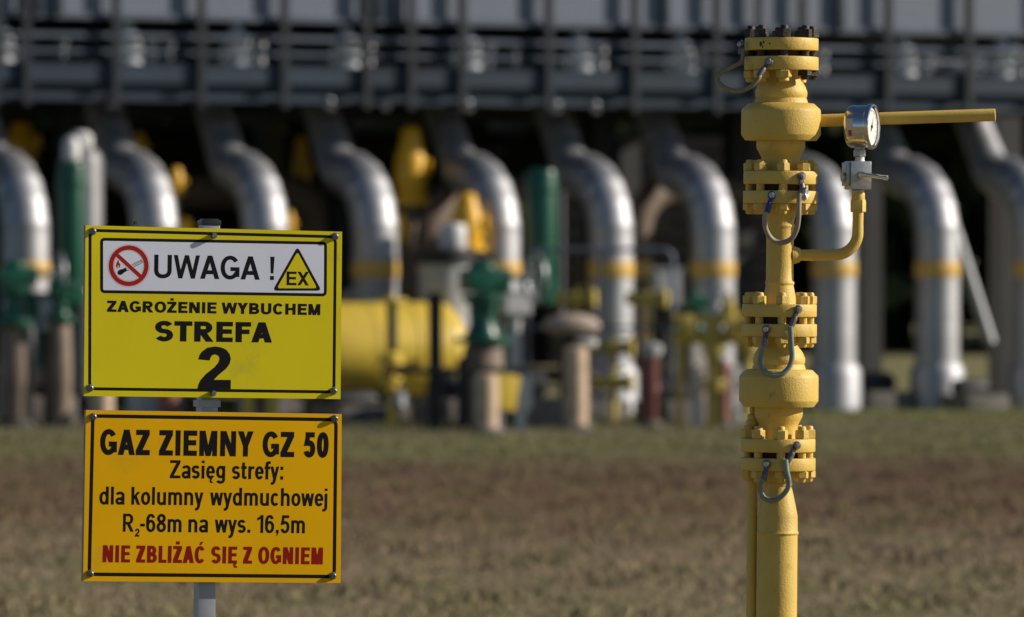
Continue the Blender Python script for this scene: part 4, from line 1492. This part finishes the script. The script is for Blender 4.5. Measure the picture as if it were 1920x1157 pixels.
def letter_line(mb, text, v, t, org, xdir, width, cap, y, gap=0.10, lvl0=0):
    """Lay one line of lettering into mb. org: local (x, z) of its baseline start; y: local depth."""
    length = width / cap

    def total(k):
        x = 0
        for i, ch in enumerate(text):
            x += glyph(ch, v, t, k)[1] + (pair_gap(ch, text[i + 1], gap) if i < len(text) - 1 else 0)
        return x
    lo, hi = 0.3, 3.0
    for _ in range(40):
        mid = (lo + hi) / 2
        if total(mid) > length:
            hi = mid
        else:
            lo = mid
    k = (lo + hi) / 2
    xd = V(xdir).normalized()
    up = V((-xd.y, xd.x))
    x = 0
    for i, ch in enumerate(text):
        prims, wg = glyph(ch, v, t, k)
        for lv_, polys in enumerate(prims):
            for pl in polys:
                pts = []
                for p in pl:
                    q = V(org) + xd * ((x + p.x) * cap) + up * (p.y * cap)
                    pts.append((q.x, q.y))
                # facing -y: order so that the normal points to the camera
                area = sum(pts[i][0] * pts[(i + 1) % len(pts)][1] - pts[(i + 1) % len(pts)][0] * pts[i][1] for i in range(len(pts)))
                if area < 0:
                    pts.reverse()
                mb.poly(pts, y - 0.000008 * lv_)
        x += wg + (pair_gap(ch, text[i + 1], gap) if i < len(text) - 1 else 0)
    return k


# ------------------------------------------------------------------ warning sign (in focus)
YAW, SLEAN = 17.0, 0.75
SX0, SD = -0.5757, 10.38
sign = thing("warning_sign", "two yellow printed warning boards bolted to a grey steel post", "sign", (SX0, SD, 0), (0, R(SLEAN), R(YAW)))
SM = WORLD[sign].inverted()
CAMP = V((0, 0, H))


def onp(x, y, yl):
    """Local (x, z) of the sign's plane y = yl seen at photo pixel (x, y)."""
    o = SM @ CAMP
    d = (SM.to_3x3() @ V(((x - 960) / FPX, 1, (HZ - y) / FPX)))
    k = (yl - o.y) / d.y
    q = o + d * k
    return V((q.x, q.z))


PF = -0.034       # front face of the boards
DEP = 0.015


def board(corners, face_mat, edge_mat, label):
    c = [onp(x, y, PF) for x, y in corners]      # TL TR BR BL
    b = MB()
    pts = [(q.x, q.y) for q in (c[3], c[2], c[1], c[0])]
    fr = [(x, PF, z) for x, z in pts]
    bk = [(x, PF + DEP, z) for x, z in pts]
    fs = [(0, 1, 2, 3), (7, 6, 5, 4), (0, 4, 5, 1), (1, 5, 6, 2), (2, 6, 7, 3), (3, 7, 4, 0)]
    b.add(fr + bk, fs)
    me_o = b.build("sign_panel", face_mat, sign)
    me_o.data.materials.append(edge_mat)
    for i, p in enumerate(me_o.data.polygons):
        p.material_index = 0 if i == 0 else 1
    me_o["label"] = label
    # folded rim, half a millimetre proud of the sides
    return me_o


up_b = board([(160.5, 422.5), (641.5, 434.5), (638.5, 748.5), (157, 742.5)], SIGNY, SIGNEDGE, "upper lemon-yellow board warning of explosion danger")
lo_b = board([(161, 769), (640.8, 776.5), (638.8, 1093.5), (155.5, 1090)], SIGNA, SIGNEDGE, "lower amber board about natural gas")

E1 = PF - 0.00005


def frame_line(parent, c, th, name="border_line", m=BLACK, y=E1, rc=0.0):
    """Closed printed rectangle line through pixel corners (centre line)."""
    P = [onp(x, yy, PF) for x, yy in c]
    if rc:
        out = []
        n = len(P)
        for i in range(n):
            p, a, b = P[i], P[i - 1], P[(i + 1) % n]
            da, db = (a - p).normalized(), (b - p).normalized()
            for j in range(7):
                s_ = j / 6
                out.append((p + da * rc) * (1 - s_) ** 2 + p * 2 * s_ * (1 - s_) + (p + db * rc) * s_ ** 2)
        P = out
    n = len(P)
    Lp, Rp = [], []
    for i in range(n):
        a, p, b = P[i - 1], P[i], P[(i + 1) % n]
        d1, d2 = (p - a).normalized(), (b - p).normalized()
        n1, n2 = V((-d1.y, d1.x)), V((-d2.y, d2.x))
        nn = (n1 + n2).normalized()
        k = 1 / max(0.4, nn.dot(n1))
        Lp.append(p + nn * th / 2 * k)
        Rp.append(p - nn * th / 2 * k)
    mb = MB()
    for i in range(n):
        j = (i + 1) % n
        pts = [tuple(Rp[i]), tuple(Rp[j]), tuple(Lp[j]), tuple(Lp[i])]
        area = sum(pts[q][0] * pts[(q + 1) % 4][1] - pts[(q + 1) % 4][0] * pts[q][1] for q in range(4))
        if area < 0:
            pts.reverse()
        mb.poly(pts, y)
    return mb.build(name, m, parent)


frame_line(up_b, [(169, 432), (629, 444), (626, 735), (168, 729)], 0.0056, rc=0.012)
frame_line(lo_b, [(174, 780), (630, 787), (626.5, 1081.5), (167, 1077)], 0.0066, rc=0.012)


def fill_poly(parent, pix, name, m, y, rc=0.0):
    P = [onp(x, yy, PF) for x, yy in pix]
    if rc:
        out = []
        n = len(P)
        for i in range(n):
            p, a, b = P[i], P[i - 1], P[(i + 1) % n]
            da, db = (a - p).normalized(), (b - p).normalized()
            for j in range(7):
                s_ = j / 6
                out.append((p + da * rc) * (1 - s_) ** 2 + p * 2 * s_ * (1 - s_) + (p + db * rc) * s_ ** 2)
        P = out
    pts = [tuple(p) for p in P]
    area = sum(pts[q][0] * pts[(q + 1) % len(pts)][1] - pts[(q + 1) % len(pts)][0] * pts[q][1] for q in range(len(pts)))
    if area < 0:
        pts.reverse()
    return MB().poly(pts, y).build(name, m, parent)


# white field with its black rim
box_c = [(190.6, 448.6), (610.5, 456), (610, 553), (190.6, 546.8)]
fill_poly(up_b, box_c, "white_field", WHITEP, E1)
frame_line(up_b, box_c, 0.0055, "field_rim", y=E1 - 0.0000440, rc=0.006)

# no-smoking roundel
cc = onp(241.4, 498.3, PF)


def annulus(parent, c, r0, r1, name, m, y, n=56):
    mb = MB()
    for i in range(n):
        a, b = 2 * pi * i / n, 2 * pi * (i + 1) / n
        mb.poly([(c.x + r0 * cos(a), c.y + r0 * sin(a)), (c.x + r1 * cos(a), c.y + r1 * sin(a)), (c.x + r1 * cos(b), c.y + r1 * sin(b)), (c.x + r0 * cos(b), c.y + r0 * sin(b))], y)
    return mb.build(name, m, parent)


annulus(up_b, cc, 0.0288, 0.0370, "prohibition_ring", RED, E1 - 0.0001320)
annulus(up_b, cc, 0.0384, 0.0391, "ring_halo", mat("pale_red_print", (0.55, 0.25, 0.24), rough=0.45, var=0.02), E1 - 0.0000440)
# thin pink outline inside the ring and beside the bar
annulus(up_b, cc, 0.0272, 0.0279, "ring_halo", MATS["pale_red_print"], E1 - 0.0000440)


def local_poly(parent, pts, name, m, y):
    pts = [tuple(p) for p in pts]
    area = sum(pts[q][0] * pts[(q + 1) % len(pts)][1] - pts[(q + 1) % len(pts)][0] * pts[q][1] for q in range(len(pts)))
    if area < 0:
        pts.reverse()
    return MB().poly(pts, y).build(name, m, parent)


ba = R(-41)
bd, bn = V((cos(ba), sin(ba))), V((-sin(ba), cos(ba)))
local_poly(up_b, [cc - bd * 0.0305 + bn * 0.0037, cc + bd * 0.0305 + bn * 0.0037, cc + bd * 0.0305 - bn * 0.0037, cc - bd * 0.0305 - bn * 0.0037], "prohibition_bar", RED, E1 - 0.0001210)
local_poly(up_b, [cc - bd * 0.0285 + bn * 0.0052, cc + bd * 0.0285 + bn * 0.0052, cc + bd * 0.0285 - bn * 0.0052, cc - bd * 0.0285 - bn * 0.0052], "bar_outline", WHITEP, E1 - 0.0000990)
# match: head, stick outlined in black, flame
mh, mt = onp(226.0, 510.5, PF), onp(266.5, 489.5, PF)
md = (mt - mh).normalized()
mn = V((-md.y, md.x))
ln_ = (mt - mh).length
local_poly(up_b, [mh + mn * 0.0036, mt + mn * 0.0030, mt - mn * 0.0030, mh - mn * 0.0036], "match_outline", BLACK, E1 - 0.0000660)
local_poly(up_b, [mh + md * 0.012 + mn * 0.0022, mt - md * 0.001 + mn * 0.0019, mt - md * 0.001 + mn * 0.0005, mh + md * 0.012 + mn * 0.0005], "match_stick", WHITEP, E1 - 0.0000770)
local_poly(up_b, [mh + md * 0.012 - mn * 0.0005, mt - md * 0.001 - mn * 0.0005, mt - md * 0.001 - mn * 0.0019, mh + md * 0.012 - mn * 0.0022], "match_stick", WHITEP, E1 - 0.0000770)
hd = [mh + md * (0.0005 + 0.0065 * cos(a)) + mn * 0.0048 * sin(a) for a in [2 * pi * i / 20 for i in range(20)]]
local_poly(up_b, hd, "match_head", BLACK, E1 - 0.0000880)
fl = [(219.5, 504.5), (217.2, 498), (219.0, 492), (222.2, 486.5), (222.8, 491.5), (225.8, 496), (224.6, 501), (221.8, 503.5), (223.0, 498.6), (221.2, 497)]
local_poly(up_b, [onp(x, y, PF) for x, y in fl], "match_flame", RED, E1 - 0.0000880)

# EX triangle
tri_o = [(557.8, 462.0), (603, 545.2), (510.8, 545.2)]
tri_i = [(557.8, 472.0), (594.6, 540.6), (519.2, 540.6)]
fill_poly(up_b, tri_o, "triangle_rim", BLACK, E1 - 0.0000440, rc=0.009)
fill_poly(up_b, tri_i, "triangle_field", SIGNY, E1 - 0.0000880, rc=0.006)


def line(parent, text, x0, y0, x1, y1, cap_px, v, t, m=BLACK, gap=0.10, y=E1 - 0.0001100):
    a, b = onp(x0, y0, PF), onp(x1, y1, PF)
    mb = MB()
    letter_line(mb, text, v, t, a, b - a, (b - a).length, cap_px / 1000 * SD / FPX * 1000, y, gap)
    return mb.build("lettering", m, parent)


line(up_b, "UWAGA", 288.7, 521.2, 487, 524.6, 43.6, 0.186, 0.172, gap=0.15)
line(up_b, "!", 505.8, 524.8, 514.3, 525, 43.5, 0.175, 0.16)
line(up_b, "EX", 537, 534.8, 579.2, 535.4, 25.8, 0.215, 0.18, gap=0.15)
line(up_b, "ZAGROŻENIE WYBUCHEM", 200.8, 584.6, 600.5, 591.0, 20.8, 0.30, 0.225, gap=0.20)
line(up_b, "STREFA", 290.6, 639.6, 510, 642.4, 37.8, 0.325, 0.225, gap=0.18)
line(up_b, "2", 370, 729, 432.6, 729.3, 79.0, 0.27, 0.21)
line(lo_b, "GAZ ZIEMNY GZ 50", 187.3, 852.6, 615.7, 858.2, 47.4, 0.202, 0.208, gap=0.125)
line(lo_b, "Zasięg strefy:", 318.4, 896.8, 530.7, 899.4, 33.8, 0.162, 0.155, gap=0.13)
line(lo_b, "dla kolumny wydmuchowej", 186, 946.0, 613.5, 949.5, 33.4, 0.162, 0.155, gap=0.13)
line(lo_b, "R", 230.2, 997.0, 250.5, 997.2, 33.6, 0.155, 0.145)
line(lo_b, "2", 252.5, 1006.3, 261.2, 1006.4, 15.0, 0.15, 0.14)
line(lo_b, "-68m na wys. 16,5m", 262.6, 997.4, 571.4, 1000.2, 33.6, 0.162, 0.155, gap=0.13)
line(lo_b, "NIE ZBLIŻAĆ SIĘ Z OGNIEM", 192, 1054.4, 605, 1058.6, 31.8, 0.222, 0.187, m=mat("deep_red_print", (0.25, 0.007, 0.003), rough=0.55, var=0.05, spec=0.15), gap=0.13)

# bolts on the boards
BOLT = mat("zinc_bolt", (0.20, 0.21, 0.225), rough=0.42, metal=0.8, var=0.3, vscale=150)


def sign_bolt(parent, x, y, r=0.0059, h=0.0075, flat=False):
    c = onp(x, y, PF)
    M_ = Tz(c.x, PF - 0.0006, c.y) @ RotTo((0, -1, 0))
    mb = MB()
    mb.lathe([(r * 1.18, 0), (r * 1.18, 0.001), (r, 0.0013), (r * 0.98, h * 0.5), (r * 0.8, h * 0.85), (r * 0.52, h), (r * 0.46, h), (r * 0.40, h * 0.7), (0.0, h * 0.7)] if not flat else
             [(r, 0), (r * 1.02, 0.001), (r * 0.98, h * 0.7), (r * 0.85, h), (0, h)], 24, M_)
    return mb.build("bolt", BOLT, parent)


for x, y in ((173.8, 433.8), (628.3, 443.2), (168.6, 727.6), (625.2, 733.0)):
    sign_bolt(up_b, x, y)
for x, y in ((400.4, 442), (398.5, 737.5)):
    sign_bolt(up_b, x, y, 0.0055, 0.010, True)
for x, y in ((174.4, 781.5), (627, 785), (168.8, 1075.6), (623.8, 1079.8)):
    sign_bolt(lo_b, x, y)

# post
a_, b_ = onp(371, 1110, -0.0172), onp(404.3, 1110, -0.0172)
pw = (b_.x - a_.x)
pcx = (a_.x + b_.x) / 2
ztop = onp(390, 419, -0.0172).y
MB().box((pcx, 0, ztop / 2 - 0.15), (pw, 0.0344, ztop + 0.3), bev=0.002).build("post", GALV, sign)
MB().box((pcx, 0, ztop + 0.0015), (pw + 0.003, 0.0375, 0.009), bev=0.0015).box((pcx, 0, ztop + 0.0065), (pw - 0.004, 0.030, 0.004), bev=0.001).build("post_cap", mat("black_plastic", (0.02, 0.02, 0.022), rough=0.35), sign)
for yy in (757, 1070):
    z_ = onp(390, yy, -0.0172).y
    MB().box((pcx, 0, z_), (pw + 0.008, 0.042, 0.012)).build("clamp_band", GALV, sign)

# a fly on the upper edge of the sign
p_ = onp(255.5, 421, PF + 0.006)
fp = WORLD[sign] @ V((p_.x, PF + 0.006, p_.y))
fly = thing("fly", "tiny fly resting on the top edge of the upper sign board", "fly", tuple(fp), (0, 0, R(30)))
b = MB()
b.lathe([(0, -0.0055), (0.0018, -0.004), (0.0024, -0.001), (0.0018, 0.0015), (0.0021, 0.003), (0.0015, 0.0048), (0, 0.0056)], 14, Tz(0, 0, 0.0034) @ RotTo((1, 0, 0.25)))
for sx in (-1, 1):
    for k in (-1, 0, 1):
        b.tube([(k * 0.0015, sx * 0.001, 0.003), (k * 0.0025, sx * 0.0035, 0.0042), (k * 0.0035, sx * 0.005, -0.0004)], 0.0003, n=5)
b.build("body", DRK, fly)
for sx in (-1, 1):
    MB().lathe([(0, 0), (0.002, 0.0002), (0.0021, 0.0004), (0, 0.0005)], 14, Tz(-0.0045, sx * 0.0022, 0.0058) @ Mx.Rotation(R(14), 4, 'Y') @ Mx.Rotation(R(-16 * sx), 4, 'Z') @ Mx.Diagonal((2.1, 0.9, 0.5, 1))).build("wing", WING, fly)


# ------------------------------------------------------------------ bonding cables on the column
def front(x, y, extra=0.004, rad=0.0697):
    """Point on the flange rim's front seen at photo pixel (x, y)."""
    p = cp(x, y)
    yy = sqrt(max(0.0, rad ** 2 - p.x ** 2))
    return V((p.x, -yy - extra, p.z))


def lug(parent, p, d, ln=0.034, m=LUG):
    """Flat cable lug with bolt head at p, barrel running along d."""
    d = V(d).normalized()
    n_ = V((p.x, p.y, 0)).normalized()
    X = d
    Y = n_.cross(X).normalized()
    N = X.cross(Y).normalized()
    M_ = Mx(((X.x, Y.x, N.x, p.x), (X.y, Y.y, N.y, p.y), (X.z, Y.z, N.z, p.z), (0, 0, 0, 1)))
    b = MB()
    b.lathe([(0.0078, -0.001), (0.0082, 0), (0.0082, 0.0018), (0.0075, 0.0024)], 20, M_)
    b.box((ln * 0.3, 0, 0.0006), (ln * 0.5, 0.009, 0.002), M_, bev=0.0006)
    b.tube([(ln * 0.42, 0, 0.002), (ln * 0.55, 0, 0.003), (ln, 0, 0.003)], [0.0042, 0.0056, 0.0056], n=14, M=M_)
    o = b.build("cable_lug", m, parent)
    h_ = MB().lathe([(0.0055, 0.002), (0.0058, 0.0025), (0.0058, 0.0058), (0.005, 0.0066)], 6, M_, smooth=False)
    h_.lathe([(0.0028, 0.006), (0.0028, 0.009)], 10, M_)
    h_.build("lug_nut", STEEL, parent)
    return M_ @ V((ln * 0.95, 0, 0.003))


def cable(pxs, m, lug_a, lug_b, la, lb, da, db, label, extra_m=(LUG, LUG), r=0.0046):
    root = MB()
    pts = [V(p) for p in pxs]
    path = smooth_path(pts, 7)
    o = root.tube(path, r, n=16).build("bonding_cable", m, col)
    o["label"] = label
    lug(o, lug_a, da, la, extra_m[0])
    lug(o, lug_b, db, lb, extra_m[1])
    return o


# top joint: from the right lug on the second flange, looping left to the blind flange's left side
la = front(1438.5, 119, 0.003)
lb = V(cp(1392, 84)) + V((-0.0015, -0.02, 0))
cable([cp(1425, 141, 0.075), cp(1421, 149, 0.078), cp(1405, 164, 0.075), cp(1385, 171, 0.066), cp(1362, 166, 0.055), cp(1346, 152, 0.045), cp(1351, 137, 0.036), cp(1372, 126, 0.030), cp(1389, 117, 0.026), cp(1393, 104, 0.024), cp(1391.5, 92, 0.022)],
      CABLE, la, lb, 0.034, 0.018, (-0.55, -0.12, -0.8), (0.05, 0, -1), "olive bonding cable looping out to the left of the top joint", r=0.0042)
# second joint: blue sleeve left, plain right
la = front(1444.5, 367, 0.003, 0.070)
lb = front(1500, 331, 0.003)
cable([cp(1436, 397, 0.078), cp(1434, 410, 0.076), cp(1436, 430, 0.066), cp(1447, 448, 0.058), cp(1464, 455, 0.055), cp(1482, 449, 0.058), cp(1493, 432, 0.066), cp(1497, 410, 0.074), cp(1498, 385, 0.077), cp(1498.5, 362, 0.076)],
      CABLEG, la, lb, 0.034, 0.034, (-0.28, 0, -1), (-0.03, 0, -1), "grey bonding cable with blue sleeve under the second joint", (BLUE, LUG), r=0.0048)
# third joint
la = front(1434, 617, 0.003, 0.0705)
lb = front(1493, 579, 0.003, 0.07)
cable([cp(1432, 648, 0.076), cp(1427, 664, 0.072), cp(1426, 680, 0.068), cp(1433, 695, 0.068), cp(1449, 704, 0.072), cp(1467, 701, 0.072), cp(1480, 688, 0.070), cp(1485, 670, 0.070), cp(1484, 645, 0.074), cp(1482, 612, 0.077)],
      CABLET, la, lb, 0.034, 0.034, (-0.1, 0, -1), (-0.42, 0, -1), "teal and tan bonding cable under the third joint", r=0.005)
# lowest joint
la = front(1434.5, 868, 0.003, 0.07)
lb = front(1490.5, 833, 0.003, 0.07)
cable([cp(1430.5, 897, 0.076), cp(1426, 908, 0.070), cp(1426, 922, 0.058), cp(1434, 934, 0.050), cp(1449, 939, 0.048), cp(1464, 932, 0.050), cp(1476, 918, 0.055), cp(1479, 902, 0.064), cp(1475, 882, 0.074), cp(1473, 862, 0.077)],
      CABLET, la, lb, 0.032, 0.034, (-0.13, 0, -1), (-0.6, 0, -1), "teal bonding cable under the lowest joint", r=0.0049)
# torn foil tag by the second joint
pt = front(1509, 362, 0.010)
b = MB()
fo = [(1507, 352), (1512, 349), (1516, 358), (1518, 366), (1513, 372), (1508, 378), (1502, 374), (1504, 366)]
fpz = [cp(x, y, 0.068 + 0.006 * ((i * 5) % 3)) for i, (x, y) in enumerate(fo)]
cpt = cp(1510, 363, 0.078)
bk_ = [p + V((0, 0.0008, 0)) for p in fpz] + [cpt + V((0, 0.0008, 0))]
nn_ = len(fpz)
b.add(fpz + [cpt] + bk_, [((i + 1) % nn_, i, nn_) for i in range(nn_)] + [(nn_ + 1 + i, nn_ + 1 + (i + 1) % nn_, 2 * nn_ + 1) for i in range(nn_)] + [(i, (i + 1) % nn_, nn_ + 1 + (i + 1) % nn_, nn_ + 1 + i) for i in range(nn_)])
b.build("foil_tag", FOIL, col)

# gauge case sticker with red lettering
ax = ga
side = V((0, 0, 1)).cross(ax).normalized()
side = side if side.y < 0 else -side


def on_case(u, z, rr_):
    """Point on the case wall: u along the axis, z up, radius rr_."""
    zz_ = max(-rr_, min(rr_, z))
    return gc + ax * u + side * sqrt(max(0, rr_ ** 2 - zz_ ** 2)) + V((0, 0, zz_))


q = MB()
zs = [0.014 - 0.035 * i / 8 for i in range(9)]
vs = []
for z in zs:
    vs += [on_case(-0.0165, z, 0.0402), on_case(-0.0035, z, 0.0402)]
q.add(vs, [(2 * i, 2 * i + 2, 2 * i + 3, 2 * i + 1) for i in range(8)])
q.build("sticker", mat("paper_sticker", (0.62, 0.55, 0.45), rough=0.6, var=0.08, vscale=80), gauge)
mbt = MB()
letter_line(mbt, "ABB", 0.30, 0.24, V((0, 0)), V((1, 0)), 0.011, 0.0062, 0.0, 0.12)
q = MB()
vs = []
for (x, y_, z) in mbt.v:
    # read upwards along the case
    vs.append(on_case(-0.0062 - z, -0.0185 + x, 0.0404 - y_ * 5))
q.add(vs, mbt.f)
q.build("lettering", RED, gauge)
